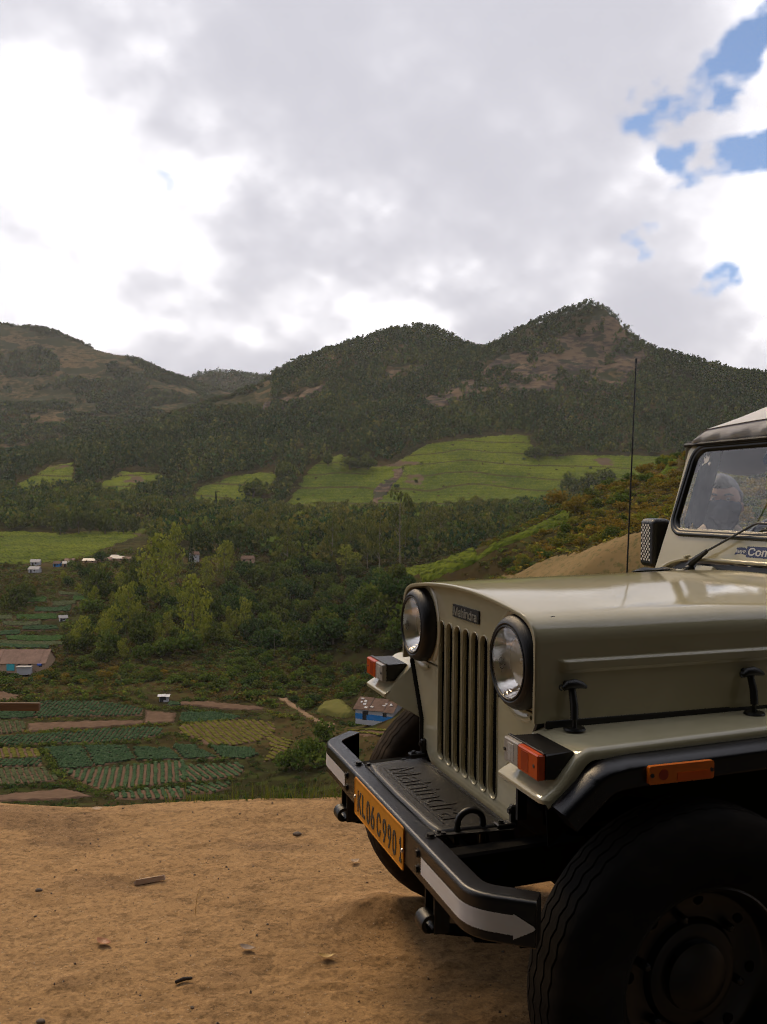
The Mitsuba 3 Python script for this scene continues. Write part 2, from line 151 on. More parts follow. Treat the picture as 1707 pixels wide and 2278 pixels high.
T={'TEA':[[(-303.0,652.1),(-291.7,657.4),(-237.5,649.5),(-181.8,668.1),(-178.7,621.3),(-173.4,535.1),(-170.9,495.6),(-182.9,479.8),(-209.4,472.1),(-220.2,474.0)],[(-204.0,930.3),(-206.8,972.6),(-170.0,1008.5),(-134.4,1016.7),(-122.4,996.4),(-127.4,964.7),(-136.7,953.1),(-126.7,900.7),(-153.1,882.7),(-193.7,900.7)],[(-119.1,875.6),(-101.7,915.4),(-94.8,964.7),(-86.9,1016.7),(-68.3,1054.3),(-49.8,1067.2),(-42.3,1025.0),(-29.0,1025.0),(-2.4,1033.3),(13.8,1041.7),(33.4,1067.2),(59.9,1097.8),(107.6,1120.2),(161.2,1129.3),(188.4,1133.8),(188.2,1080.2),(221.9,1080.2),(296.0,1084.6),(363.7,1084.6),(79.5,236.7),(226.4,976.5),(194.7,945.5),(152.9,900.7),(64.9,851.2),(-1.5,851.2),(-68.2,854.7)],[(-413.3,953.1),(-407.8,1000.4),(-401.4,1037.5),(-382.1,1058.6),(-342.5,949.3),(-382.4,926.6)],[(-318.7,930.3),(-315.6,988.4),(-310.1,1020.8),(-267.6,1020.8),(-247.6,1000.4),(-260.7,957.0),(-289.8,908.0)],[(-5.0,439.0),(4.2,449.8),(18.7,462.7),(32.3,468.3),(27.6,255.6),(36.1,259.7),(44.5,261.8),(53.9,268.3),(58.4,268.3),(54.0,250.5),(45.9,254.6),(34.1,254.6),(27.4,253.5),(20.8,253.5),(11.8,256.6)]],'GRASS':[(29.0,244.5),(30.8,205.5),(38.4,200.6),(43.1,185.0),(46.9,156.2),(49.3,146.4),(48.0,142.3),(40,132),(30,150),(25,180),(24,220)],'ROCK':[[(52.6,1279.8),(71.9,1332.6),(132.8,1393.1),(190.6,1450.5),(258.1,1450.5),(314.2,1468.1),(347.1,1480.0),(376.9,1492.0),(404.3,1492.0),(431.8,1427.2),(395.4,1376.3),(374.2,1337.9),(330.8,1316.5),(273.6,1337.9),(234.2,1311.2),(168.8,1332.6),(117.6,1300.7),(74.5,1254.2)],[(-196.6,1348.8),(-193.1,1398.7),(-158.8,1415.7),(-114.7,1415.7),(-90.2,1433.0),(-111.4,1376.3),(-152.4,1359.7),(-166.6,1305.9)],[(-4.9,1456.3),(17.9,1468.1),(79.3,1480.0),(82.2,1462.2),(54.3,1421.5),(10.1,1415.7)]],'GULLY':[(10.0,1020.8),(23.5,1025.0),(20.1,996.4),(12.5,976.5),(3.3,941.6),(-4.5,922.8),(-6.1,904.4),(-12.1,908.0),(-13.0,941.6),(-9.4,964.7),(-0.4,984.4),(10.7,992.4)],'CROPS':{'teal':[[(-83.0,209.7),(-75.4,210.6),(-68.1,210.6),(-62.7,208.0),(-56.7,204.7),(-55.3,199.0),(-67.2,197.4),(-79.2,196.6)],[(-93.9,204.7),(-91.0,205.5),(-83.1,208.9),(-79.5,196.6),(-86.4,195.0),(-89.4,195.0)],[(-79.6,179.9),(-69.4,182.8),(-59.1,186.5),(-48.1,188.0),(-45.9,181.3),(-52.0,176.3),(-63.9,175.6),(-76.8,173.5),(-79.5,173.5),(-82.5,179.9)],[(-74.8,163.3),(-72.3,163.3),(-64.7,163.9),(-62.3,158.1),(-70.0,158.1),(-72.5,158.1)],[(-67.7,172.1),(-60.2,172.8),(-57.2,167.3),(-52.9,158.7),(-58.2,156.2),(-62.5,164.6)],[(-59.6,172.8),(-50.9,172.8),(-46.4,163.3),(-52.6,158.7)],[(-49.6,172.1),(-42.3,172.1),(-38.1,163.3),(-45.9,162.0)],[(-42.4,174.2),(-38.0,173.5),(-31.0,163.9),(-37.6,163.3)],[(-34.3,172.8),(-30.6,172.8),(-25.7,172.1),(-23.5,164.6),(-25.5,162.0),(-30.3,163.3)],[(-47.2,201.4),(-38.8,203.0),(-31.9,197.4),(-34.4,194.2),(-44.9,191.9)],[(-51.6,208.0),(-48.7,208.0),(-49.3,210.6),(-52.9,213.1)]],'rows':[[(-57.8,155.5),(-49.9,157.4),(-37.3,162.0),(-32.3,147.6),(-38.8,144.1),(-45.2,140.0),(-51.4,147.6)],[(-43.8,138.4),(-38.9,141.2),(-32.4,142.9),(-30.9,136.1),(-38.3,134.5),(-41.3,134.5)],[(-37.1,158.7),(-31.6,158.7),(-26.1,158.7),(-24.2,153.1),(-24.9,148.8),(-29.4,147.6),(-32.7,146.4),(-34.9,149.4)],[(-32.2,144.1),(-25.3,145.2),(-25.0,141.8),(-27.6,138.9),(-31.8,138.4)]],'yellow':[[(-44.7,191.1),(-38.8,194.2),(-30.1,195.0),(-23.8,191.9),(-22.8,185.0),(-25.0,177.7),(-29.6,174.2),(-35.2,173.5),(-38.5,179.2),(-42.4,181.3)],[(-24.7,183.5),(-21.8,182.1),(-17.8,174.2),(-18.1,165.3),(-19.8,160.7),(-21.7,158.7),(-21.4,169.3)],[(-7.0,173.5),(-2.9,165.3),(1.3,158.7),(0.7,155.5),(-2.8,159.4),(-6.4,166.6)],[(-78.6,171.4),(-76.2,172.1),(-68.0,171.4),(-65.4,165.3),(-72.6,163.9),(-75.1,163.9)]],'olive':[[(-71.6,156.2),(-69.4,156.8),(-61.4,156.8),(-55.5,148.8),(-59.9,145.8),(-63.5,143.5),(-65.7,143.5)],[(-88.7,193.4),(-85.7,193.4),(-79.6,192.7),(-76.4,184.3),(-80.9,182.8),(-83.8,182.8)]],'soil':[[(-78.8,191.9),(-70.8,192.7),(-63.8,193.4),(-53.8,194.2),(-53.1,191.1),(-62.3,187.3),(-75.7,184.3)],[(-55.9,203.9),(-48.0,201.4),(-46.6,193.4),(-52.7,191.1)],[(-61.8,136.7),(-58.8,138.9),(-52.2,142.3),(-45.3,135.6),(-48.5,133.4),(-58.6,132.3)],[(-101.8,221.9),(-98.7,222.8),(-90.0,216.6),(-90.7,212.3),(-97.8,213.1)],[(-49.7,212.3),(-42.6,213.1),(-28.7,208.9),(-28.2,205.5),(-37.6,206.3),(-48.9,208.9)]]},'TERR':[[(-135.1,376.6),(-128.3,375.1),(-125.0,364.6),(-131.3,366.1)],[(-140.5,366.1),(-130.1,366.1),(-126.0,354.5),(-136.6,357.3)],[(-142.7,354.5),(-127.4,353.0),(-123.1,340.4),(-139.0,344.6)],[(-143.4,337.7),(-127.4,337.7),(-123.1,327.0),(-139.9,329.6)],[(-142.8,324.3),(-128.2,324.3),(-125.4,316.6),(-139.3,316.6)],[(-139.3,307.7),(-129.7,309.0),(-127.3,302.8),(-136.0,300.4)],[(-130.7,299.2),(-110.9,301.6),(-106.5,289.7),(-127.1,292.0)],[(-131.6,290.8),(-106.1,287.3),(-102.5,278.2),(-128.5,283.9)],[(-125.8,283.9),(-107.6,279.3),(-106.5,274.8),(-122.8,277.1)],[(-146.2,388.9),(-134.2,384.3),(-131.5,376.6),(-142.1,379.6)],[(-152.3,336.3),(-144.9,337.7),(-140.9,328.3),(-148.6,328.3)],[(-131.3,315.3),(-119.0,315.3),(-116.1,309.0),(-129.5,310.2)],[(-153.9,372.0),(-146.3,375.1),(-142.5,366.1),(-150.2,364.6)],[(-142.7,315.3),(-140.3,315.3),(-137.5,310.2),(-140.4,310.2)]],'HEDGE':[[(-78.1,172.8),(-68.6,173.5),(-60.7,174.2),(-52.7,174.9),(-47.7,177.0),(-45.3,180.6),(-42.5,180.6),(-37.9,175.6),(-34.9,172.8),(-30.4,173.5)],[(-67.8,171.4),(-61.8,160.7),(-57.4,153.1),(-51.5,144.1),(-47.4,139.5),(-44.2,135.6)],[(-44.6,138.9),(-39.2,142.3),(-32.9,144.1),(-30.4,145.2),(-26.5,146.4)],[(-44.1,160.0),(-40.1,162.0)],[(-35.3,161.3),(-29.4,162.0)],[(-75.8,183.5),(-64.2,184.3),(-56.2,186.5),(-48.4,190.3),(-35.1,193.4)],[(-57.1,207.2),(-52.2,205.5),(-44.8,203.9),(-36.6,201.4)],[(-93.3,210.6),(-85.3,211.4),(-74.3,213.1),(-66.4,215.7),(-60.4,211.4),(-57.7,208.9)],[(-80.6,219.2),(-73.0,219.2),(-65.8,218.3),(-57.8,214.0)],[(-80.4,182.8),(-75.8,183.5)],[(-78.7,195.0),(-64.9,195.0),(-54.6,196.6)],[(-80.0,203.9),(-67.8,203.9),(-57.3,206.3)],[(-62.7,141.8),(-57.8,143.5),(-52.4,144.1)],[(-99.5,224.6),(-93.7,221.0),(-89.2,219.2)],[(-63.2,142.9),(-60.8,143.5)],[(-49.7,212.3),(-42.7,214.0),(-35.8,216.6),(-29.7,215.7),(-25.8,208.9)],[(-9.9,189.6),(-7.0,190.3),(-3.4,174.9)],[(-26.5,203.0),(-22.2,196.6),(-16.2,194.2)]],'PATH':[(-26.6,218.3),(-23.9,217.5),(-20.3,208.0),(-16.7,199.0),(-13.2,193.4),(-10.0,191.1),(-11.4,187.3),(-13.7,191.9),(-17.1,196.6),(-21.1,205.5),(-24.6,214.0)],'MOUND':[(-15.1,200.6),(-14.1,206.3),(-11.3,207.2),(-9.8,205.5),(-6.6,196.6),(-6.8,194.2),(-10.3,195.8)],'TREES':[(-88.7,336.3,26.2,16.6,'f'),(-98.6,409.9,28.1,12.8,'f'),(-98.8,444.4,20.1,5.1,'d'),(-60.7,277.1,23.8,13.3,'f'),(-88.6,300.4,15.9,10.3,'f'),(-81.5,444.4,16.2,14.3,'f'),(-82.3,403.3,14.7,8.4,'f'),(-86.4,276.0,12.9,8.6,'f'),(-95.6,273.7,10.7,8.8,'f'),(-76.6,277.1,10.8,8.6,'r'),(-73.0,314.0,12.2,7.2,'f'),(-118.0,355.9,16.7,11.1,'r'),(-103.1,358.8,16.8,9.3,'r'),(-66.5,335.0,15.7,9.6,'r'),(-83.6,260.8,6.8,7.5,'r'),(-82.1,286.2,10.4,6.0,'r'),(-97.1,266.1,8.3,6.4,'r'),(-51.7,324.3,16.0,7.4,'f'),(-151.0,353.0,11.9,11.0,'r'),(-151.5,367.6,10.5,7.6,'r'),(9.1,464.6,42.0,15.0,'e'),(-1.6,433.7,36.5,12.4,'e'),(-18.6,493.6,23.1,12.8,'e'),(-32.4,258.7,7.4,1.9,'p'),(-19.6,459.0,16.7,15.8,'f'),(-51.9,470.2,19.6,14.7,'e'),(-28.3,483.7,27.7,11.3,'e'),(-43.4,332.3,19.0,10.4,'b'),(-12.3,149.4,7.1,7.0,'b'),(-16.3,150.6,5.1,4.7,'b'),(-11.4,169.3,5.3,5.3,'b'),(-240.6,644.3,23.5,13.4,'r'),(-227.2,644.3,26.8,15.1,'r'),(-207.1,644.3,23.5,16.8,'r'),(-192.9,641.7,20.0,11.3,'r'),(-184.6,641.7,18.4,11.3,'r'),(-220.6,649.5,19.6,13.5,'r'),(-139.7,930.3,24.2,33.9,'r'),(-109.1,980.4,30.6,33.7,'r'),(-160.1,824.2,23.6,6.0,'d'),(-299.2,900.7,23.4,18.7,'r'),(-350.2,893.5,23.2,13.9,'r'),(186.0,1067.2,16.6,33.3,'r'),(216.3,1080.2,18.5,33.7,'r'),(-39.5,1020.8,18.6,31.9,'r'),(-18.2,1016.7,17.4,26.4,'r'),(-66.3,1025.0,21.3,16.0,'r'),(206.2,953.1,27.3,24.8,'r'),(227.8,960.9,27.5,30.0,'r'),(248.7,984.4,23.0,30.7,'r'),(59.6,296.8,7.7,10.8,'o'),(56.0,252.5,7.9,7.9,'o'),(127.9,709.8,18.5,22.1,'r'),(101.2,633.9,19.8,19.8,'r'),(78.2,584.8,18.2,18.2,'r'),(57.9,537.2,16.8,18.4,'r'),(46.1,499.6,14.3,15.6,'r'),(46.3,249.5,2.6,3.9,'o'),(2.5,242.5,7.6,11.4,'r'),(6.2,240.6,15.0,12.5,'b'),(1.2,249.5,13.0,10.4,'r')],'FOREST':{'ravine':[(-75.3,388.9),(-69.8,459.0),(-38.8,489.6),(1.8,439.0),(6.4,254.6),(2.5,246.5),(-11.5,244.5),(-28.2,257.7),(-47.7,315.3)],'belt':[(-104.6,539.4),(-104.4,684.5),(-110.8,841.0),(64.1,841.0),(133.9,868.6),(82.9,596.7),(49.7,509.8),(26.5,474.0),(1.8,449.8),(-39.3,495.6),(-76.0,499.6)],'leftbelt':[(-316.1,665.4),(-412.7,868.6),(-347.4,886.3),(-195.2,886.3),(-127.8,837.6),(-99.0,649.5),(-145.1,644.3),(-186.8,673.5)],'knoll':[(-97.1,266.1),(-115.1,324.3),(-119.9,370.5),(-103.5,381.2),(-84.1,392.1),(-63.3,346.0),(-50.0,309.0),(-54.5,274.8),(-74.5,259.7)],'spur':[(19,251),(50,250),(59,271),(75,290),(100,285),(120,275),(140,270),(140,150),(63,139),(48,148),(46,158),(43,185),(38,200),(30,203)],'villages':[(-150.4,400.1),(-168.4,460.8),(-139.6,485.7),(-115.5,425.1),(-126.7,373.6)],'scrub':[(-44.7,232.0),(-72.1,251.5),(-94.4,258.7),(-111.0,250.5),(-101.1,228.3),(-71.4,228.3),(-53.1,226.4),(-32.4,214.8),(-15.2,195.8),(-1.0,197.4),(-1.3,238.6),(-19.5,248.5),(-46.0,304.0)]},'HOUSES':[(-105.3,249.5),(-0.4,169.3),(-188.3,468.3),(-179.1,444.4),(-173.7,460.8),(-168.4,460.8),(-160.9,474.0),(-154.2,479.8),(-148.0,481.7),(-104.1,475.9),(-75.3,481.7),(-53.8,213.1),(-120.1,324.3),(-178.5,460.8)]}
# ------------------------------------------------------------------ terrain: one height field over the whole valley
CPA = np.array(CP)
_Z = RBFInterpolator(CPA[:, :2], CPA[:, 2], kernel='linear', smoothing=0.5)
def base_h(x, y):
    x, y = np.broadcast_arrays(np.asarray(x, float), np.asarray(y, float))
    return _Z(np.stack([x.ravel(), y.ravel()], 1)).reshape(x.shape)
ROCKP = unary_union([Polygon(p).buffer(0) for p in T['ROCK']])
def rough_h(x, y):
    r = np.hypot(x, y); p = np.stack([x, y, 0 * x], -1)
    a = np.clip(r / 260, .12, 6)
    h = a * .9 * (meshkit.fbm(p / 9.0, 4, 5) - .5) + np.clip((r - 500) / 700, 0, 1) * 26 * (meshkit.fbm(p / 120.0, 5, 8) - .5) * np.clip((y - 1080) / 250, 0, 1)
    return h
def land_h(x, y): return base_h(x, y) + rough_h(np.asarray(x, float), np.asarray(y, float))

def sand_col(p, n, uv):
    a = mikit.fbm(p.x * .9, p.y * .9, 0.0, 3); b = mikit.fbm(p.x * 9, p.y * 9, p.z * 9, 4); c = mikit.noise(p.x * 210, p.y * 210, p.z * 210); d = mikit.noise(p.x * 520, p.y * 520, 3.0)
    col = mikit.mix((.285, .165, .072), (.385, .238, .112), dr.clip(.55 * a + .45 * b, 0, 1))
    col = mikit.mix(col, mi.Color3f(.155, .094, .05), mikit.smoothstep(.55, .75, mikit.fbm(p.x * 2.2, p.y * 5.0, 4.0, 4)) * .55)
    col = col * (.66 + .34 * c + .34 * d)
    col = col * (1 - .30 * mikit.smoothstep(.45, .75, mikit.fbm(p.x * 75, p.y * 95, 7.0, 3)) - .22 * mikit.smoothstep(.5, .8, mikit.fbm(p.x * 11, p.y * 21, 9.0, 5)))
    sp, _, w = mikit.voronoi(p.x * 95, p.y * 95)
    col = mikit.mix(col, mi.Color3f(.10, .068, .045), dr.select((w > .975) & (sp < .26), mi.Float(.8), mi.Float(0)))
    return mikit.mix(col, mi.Color3f(.40, .31, .22), dr.select((w < .04) & (sp < .22), mi.Float(.7), mi.Float(0)))
def sand_bump(p, n, uv):
    sp, _, w = mikit.voronoi(p.x * 70, p.y * 70)
    return .0016 * mikit.fbm(p.x * 120, p.y * 120, p.z * 120, 3) + .0028 * mikit.fbm(p.x * 34, p.y * 34, 1.0, 3) + .0016 * dr.select(w > .8, 1 - mikit.smoothstep(.1, .4, sp), mi.Float(0))
scene['m_sand'] = {'type': 'twosided', 'bsdf': {'type': 'bumpmap', 'arbitrary': mikit.proc(sand_bump, 6e-4), 'scale': 1.0, 'bsdf': {'type': 'principled', 'base_color': mikit.proc(sand_col), 'roughness': .95, 'specular': .15}}}
def land_col(p, n, uv):
    r = dr.sqrt(p.x * p.x + p.y * p.y)
    k = mikit.fbm(p.x * .05, p.y * .05, 0.0, 4); f = mikit.fbm(p.x * .5, p.y * .5, p.z * .5, 4)
    low = mikit.mix((.024, .022, .008), (.070, .045, .018), mikit.smoothstep(.35, .75, k * .6 + f * .4))
    low = mikit.mix(low, mi.Color3f(.040, .050, .012), mikit.smoothstep(.48, .68, f) * .7)
    m = mikit.fbm(p.x * .006 + 3, p.y * .004, p.z * .008, 5); m2 = mikit.fbm(p.x * .03, p.y * .02, p.z * .04, 4)
    high = mikit.mix((.026, .028, .011), (.105, .070, .034), mikit.smoothstep(.40, .60, .40 * m + .35 * m2 + .25 * mikit.fbm(p.x * .12, p.y * .10, p.z * .15, 3)))
    high = mikit.mix(high, mi.Color3f(.035, .038, .018), mikit.smoothstep(.50, .56, m2))
    return mikit.mix(low, high, mikit.smoothstep(1050, 1350, r))
pr('land', mikit.proc(land_col), rough=1.0, spec=.02)
def rock_col(p, n, uv):
    k = mikit.fbm(p.x * .016, p.y * .016, p.z * .035, 5); f = mikit.fbm(p.x * .09, p.y * .09, p.z * .2, 5)
    c = mikit.mix((.040, .031, .025), (.135, .088, .050), mikit.smoothstep(.38, .62, .5 * k + .5 * f))
    return mikit.mix(c, mi.Color3f(.035, .036, .018), mikit.smoothstep(.54, .64, mikit.fbm(p.x * .05 + 7, p.y * .05, p.z * .06, 4)))
pr('rock', mikit.proc(rock_col), rough=.95, spec=.15)
def dry_col(p, n, uv):
    k = mikit.fbm(p.x * .12, p.y * .12, 0.0, 4); f = mikit.fbm(p.x * 1.4, p.y * 1.4, p.z * 1.4, 4)
    return mikit.mix(mikit.mix((.120, .085, .032), (.195, .125, .054), k), mi.Color3f(.085, .072, .025), mikit.smoothstep(.5, .75, f))
pr('dry_grass', mikit.proc(dry_col), rough=.95, spec=.1)
def tea_col(p, n, uv):
    z = mikit.fbm(p.x * .02, p.y * .02, 0.0, 4); f = mikit.fbm(p.x * .35, p.y * .35, p.z * .35, 4); g = mikit.noise(p.x * 1.3, p.y * 1.3, p.z * 1.3)
    c = mikit.mix((.040, .062, .006), (.122, .140, .013), mikit.smoothstep(.25, .75, .45 * z + .35 * f + .2 * g))
    w = p.z + .8 * (mikit.fbm(p.x * .05, p.y * .05, 2.0, 3) - .5)
    line = mikit.smoothstep(.40, .5, dr.abs(w / 3.3 - dr.floor(w / 3.3) - .5))
    c = c * (1 - .45 * line * mikit.smoothstep(.3, .55, f))
    rw = (p.x * .55 + p.y * .83) / 2.7 + .9 * mikit.fbm(p.x * .03, p.y * .03, 1.0, 2)
    c = c * (1 - .42 * mikit.smoothstep(.28, .46, dr.abs(rw - dr.floor(rw) - .5)) * (1 - mikit.smoothstep(700, 800, p.y)))
    w2 = p.z / 15 + 2.4 * mikit.fbm(p.x * .005, p.y * .004, 5.0, 4)
    path = mikit.smoothstep(.43, .46, dr.abs(w2 - dr.floor(w2) - .5)) * mikit.smoothstep(.22, .36, mikit.fbm(p.x * .012, p.y * .012, 9.0, 2)) * mikit.smoothstep(700, 850, p.y)
    c = mikit.mix(c, mi.Color3f(.050, .034, .016), path * .7)
    return mikit.mix(c, mi.Color3f(.10, .068, .04), mikit.smoothstep(.66, .72, mikit.fbm(p.x * .028 + 5, p.y * .028, p.z * .04, 4)))
pr('tea_leaf', mikit.proc(tea_col), rough=.9, spec=.04)
def soil_col(p, n, uv):
    f = mikit.fbm(p.x * .8, p.y * .8, 0.0, 4); return mikit.mix((.075, .045, .026), (.135, .082, .050), f)
pr('field_soil', mikit.proc(soil_col), rough=.95, spec=.1)
pr('path_earth', (.20, .13, .075), rough=.95, spec=.1)

# the sandy road edge on which camera and jeep stand
def edge_y(x):
    return 4.17 + .09 * np.sin(x * 1.9 + .9) + .035 * np.sin(x * 5.3) + 2.6 * smooth01((x - .15) / 1.4) + .35 * smooth01((-x - 2.2) / 3) + .008 * np.sin(x * 11)
def ground_h(x, y, fine=True):
    p = np.stack([x, y, 0 * x], -1)
    h = .030 * (meshkit.fbm(p * 1.1, 3, 2) - .5) + .013 * (meshkit.fbm(p * 5.0, 4, 4) - .5)
    if fine:
        n1 = meshkit.fbm(p * [26, 30, 1], 4, 6); h = h + .009 * (n1 - .5) + .014 * np.clip(meshkit.fbm(p * 15, 3, 12) - .60, 0, 1)
        rut = np.exp(-((y - 2.62 - .22 * x - .05 * np.sin(x * 3)) / .16) ** 2); h = h + rut * .011 * (meshkit.fbm(p * [9, 48, 1], 3, 17) - .55)
    # low mound by the far front wheel
    h = h + .055 * np.exp(-(((x - .02) / .18) ** 2 + ((y - 3.02) / .10) ** 2)) * (.7 + .6 * meshkit.fbm(p * 14, 3, 23))
    d = y - edge_y(x)
    h = h + smooth01((d + .5) / .5) * (.045 * (meshkit.fbm(p * 1.6, 2, 31) - .3) + .02 * smooth01((x + 1.1) / .9)) - np.where(d > 0, 1.5 * np.maximum(d, 0) ** 1.15, 0) - .03 * smooth01((d + .22) / .25)
    # unseen uphill bank behind the camera, steepened to darken the jeep side
    b = np.maximum(-2.3 - y + .4 * np.sin(x * .5), 0)
    return h + np.minimum(b * 2.0, 6.0 + .45 * b) * (1 + .25 * (meshkit.fbm(p * .5, 3, 41) - .5))
def grid_axis(segs):
    out = []
    for a, b, st in segs: out.append(np.arange(a, b - 1e-9, st))
    return np.concatenate(out + [[segs[-1][1]]])
gx = grid_axis([(-40, -12, 1.2), (-12, -4, .3), (-4, -2.4, .08), (-2.4, 1.2, .0115), (1.2, 3, .05), (3, 10, .3), (10, 40, 1.2)])
gy = grid_axis([(1.45, 2.2, .035), (2.2, 4.6, .0125), (4.6, 8.0, .1), (8.0, 9.6, .2)])
X, Y = np.meshgrid(gx, gy, indexing='ij')
put('ground', loft(np.stack([X, Y, ground_h(X, Y)], -1)), 'sand', True, kind='structure')
def tar_col(p, n, uv):
    k = mikit.fbm(p.x * 3, p.y * 3, 0.0, 4); return mikit.mix((.035, .034, .033), (.060, .056, .050), k) * (.75 + .5 * mikit.noise(p.x * 150, p.y * 150, 0.0))
pr('unseen_tarmac', mikit.proc(tar_col), rough=.9, spec=.2)
pr('bank_earth', mikit.proc(lambda p, n, uv: mikit.mix((.030, .022, .014), (.055, .050, .022), mikit.fbm(p.x * 1.5, p.y * 1.5, p.z * 1.5, 4))), rough=1.0, spec=.02)
gxc = grid_axis([(-40, -12, 1.2), (-12, 12, .3), (12, 40, 1.2)])
X, Y = np.meshgrid(gxc, grid_axis([(-2.4, 1.47, .2)]), indexing='ij'); put('road', loft(np.stack([X, Y, ground_h(X, Y, False) * .5 + .006], -1)), 'unseen_tarmac', True, kind='structure')  # unseen dark road, added to cut light bounced onto the jeep side
X, Y = np.meshgrid(gxc, grid_axis([(-34, -8, .9), (-8, -2.2, .3)]), indexing='ij'); put('roadside_bank', loft(np.stack([X, Y, ground_h(X, Y) + .004], -1)), 'bank_earth', True, kind='structure')  # unseen bank, its earth kept dark to hold bounce off the jeep

# valley and mountains
ty = np.geomspace(5.2, 3500, 470); ta = np.linspace(-1.25, 1.25, 620)
A_, R_ = np.meshgrid(ta, ty, indexing='ij')
X, Y = A_ * R_ * (1 - .25 * 0), R_
Zt = np.concatenate([land_h(X[i:i+40], Y[i:i+40]) for i in range(0, len(X), 40)])
near = np.clip((14 - Y) / 8, 0, 1); Zt = Zt - near * .6
put('valley_terrain', loft(np.stack([X, Y, Zt], -1)), 'land', True, kind='structure')
from scipy.interpolate import RegularGridInterpolator
_G = RegularGridInterpolator((ta, np.log(ty)), Zt, bounds_error=False, fill_value=None)
def hgt(x, y): return _G(np.stack([np.asarray(x, float) / np.asarray(y, float), np.log(np.asarray(y, float))], -1))
def hgt_ground(x, y): return ground_h(np.array([x]), np.array([y]))[0]

def drape(poly, cell, lift, amp=0.0, freq=1.0, seed=0, skirt=1.2, ridge=None):
    """a sheet with thickness lying on the terrain inside a polygon"""
    poly = poly if hasattr(poly, 'bounds') else Polygon(poly).buffer(0)
    x0, y0, x1, y1 = poly.bounds
    nx, ny = max(int((x1 - x0) / cell), 2), max(int((y1 - y0) / cell), 2)
    X, Y = np.meshgrid(np.linspace(x0 - cell, x1 + cell, nx + 3), np.linspace(y0 - cell, y1 + cell, ny + 3), indexing='ij')
    jit = np.random.default_rng(seed); X = X + jit.uniform(-.3, .3, X.shape) * cell * .6; Y = Y + jit.uniform(-.3, .3, X.shape) * cell * .6
    ins = shapely.contains_xy(poly, X, Y)
    Z = hgt(X, Y); p = np.stack([X, Y, 0 * X], -1)
    top = Z + lift + (amp * (meshkit.fbm(p * freq, 3, seed) - .5) * 2 if amp else 0)
    if ridge is not None: top = top + ridge(X, Y)
    Z2 = np.where(ins, top, Z - skirt)
    m = loft(np.stack([X, Y, Z2], -1)); n = X.shape
    keep = ins.ravel()[m.faces].any(1); m.update_faces(keep); m.remove_unreferenced_vertices()
    return m
tea_labels = ['flat tea field beyond the village at the left edge', 'pale tea slope left of the rock in the middle of the valley', 'broad bright tea slope at the foot of the forested peak',
              'small tea slope at the far left below the forest', 'small tea slope between two tree groups at the left', 'tea patch climbing the near hillside right behind the jeep hood']
for k, p in enumerate(T['TEA']):
    d = np.mean([q[1] for q in p]); near_t = d < 400
    put('tea_field', drape(p, .55 if near_t else (2.0 if d < 700 else 3.2), .75, 1.0 if near_t else 1.6, .9 if near_t else .22, 50 + k, .3), 'tea_leaf', True, label=tea_labels[k], cat='tea field', kind='stuff')
put('grass_slope', drape(T['GRASS'], .8, .8, .25, .4, 61, .6), 'dry_grass', True, kind='structure')
for k, p in enumerate(T['ROCK']):
    put('rock_face', drape(p, 5.0, 2.2, 9.0, .035, 70 + k, 5), 'rock', True, kind='structure')
put('bare_gully', drape(T['GULLY'], 2.2, 1.6, 1.0, .2, 83, 2.0), 'rock', True, kind='structure')
put('footpath', drape(T['PATH'], .5, .12, .05, 1.0, 81, .3), 'path_earth', True, kind='structure')
put('grass_mound', drape(T['MOUND'], .6, .7, .4, .4, 82, .2), 'mound_grass', True, kind='structure')
pr('mound_grass', mikit.proc(lambda p, n, uv: mikit.mix((.085, .090, .016), (.13, .11, .03), mikit.fbm(p.x * .9, p.y * .9, p.z, 4))), rough=.9, spec=.1)
# ------------------------------------------------------------------ the jeep (x forward from the grille, y to its left, z up)
YAW = 0.32041
_f = np.array([-math.cos(YAW), -math.sin(YAW), -0.0195]); _l = np.array([math.sin(YAW), -math.cos(YAW), .00186]); _u = np.array([0, 0, 1.0])
JM = np.stack([_f, _l, _u]); JO = np.array([.24283, 2.49013, 0.0])
def J(m):
    if isinstance(m, list): m = cat_m(m)
    m = m.copy(); m.vertices = JO + m.vertices @ JM; return m
JP = lambda p: JO + np.asarray(p, float) @ JM
def dust(a, b, s=1.0, amt=.5):
    def fn(p, n, uv):
        k = mikit.fbm(p.x * 5 * s, p.y * 5 * s, p.z * 7 * s, 4); g = mikit.noise(p.x * 160 * s, p.y * 160 * s, p.z * 160 * s)
        return mikit.mix(a, b, dr.clip(amt * mikit.smoothstep(.35, .8, k) + .25 * amt * g, 0, 1))
    return mikit.proc(fn)
def wavy(p, n, uv): return .0009 * mikit.fbm(p.x * 5 + 3, p.y * 5, p.z * 5, 3)
def enamel(name, col, alpha=.03, ior=1.5):
    base = {'type': 'roughplastic', 'diffuse_reflectance': col if isinstance(col, dict) else rgb(*col), 'alpha': alpha, 'int_ior': ior, 'nonlinear': False}
    mat(name, {'type': 'bumpmap', 'arbitrary': mikit.proc(wavy, 4e-3), 'scale': 1.0, 'bsdf': base} if name == 'paint' else base)
enamel('paint', dust((.455, .412, .262), (.50, .455, .305), 1.2, 1.0), .012, 1.68)
enamel('black_paint', dust((.007, .007, .009), (.04, .034, .027), 1.0, .30), .16)
enamel('black_satin', dust((.008, .008, .009), (.022, .02, .017), 1.5, .4), .24)
enamel('gloss_black', (.005, .005, .007), .13)
pr('underside', (.006, .0055, .005), rough=.9, spec=.1)
enamel('rubber', (.009, .009, .010), .28)
enamel('rubber_seal', (.008, .008, .008), .18)
pr('tyre_shaded', dust((.009, .0085, .0085), (.022, .018, .014), 2.0, .8), rough=.92, spec=.12)  # near tyre shade put into the colour, darker than clean rubber
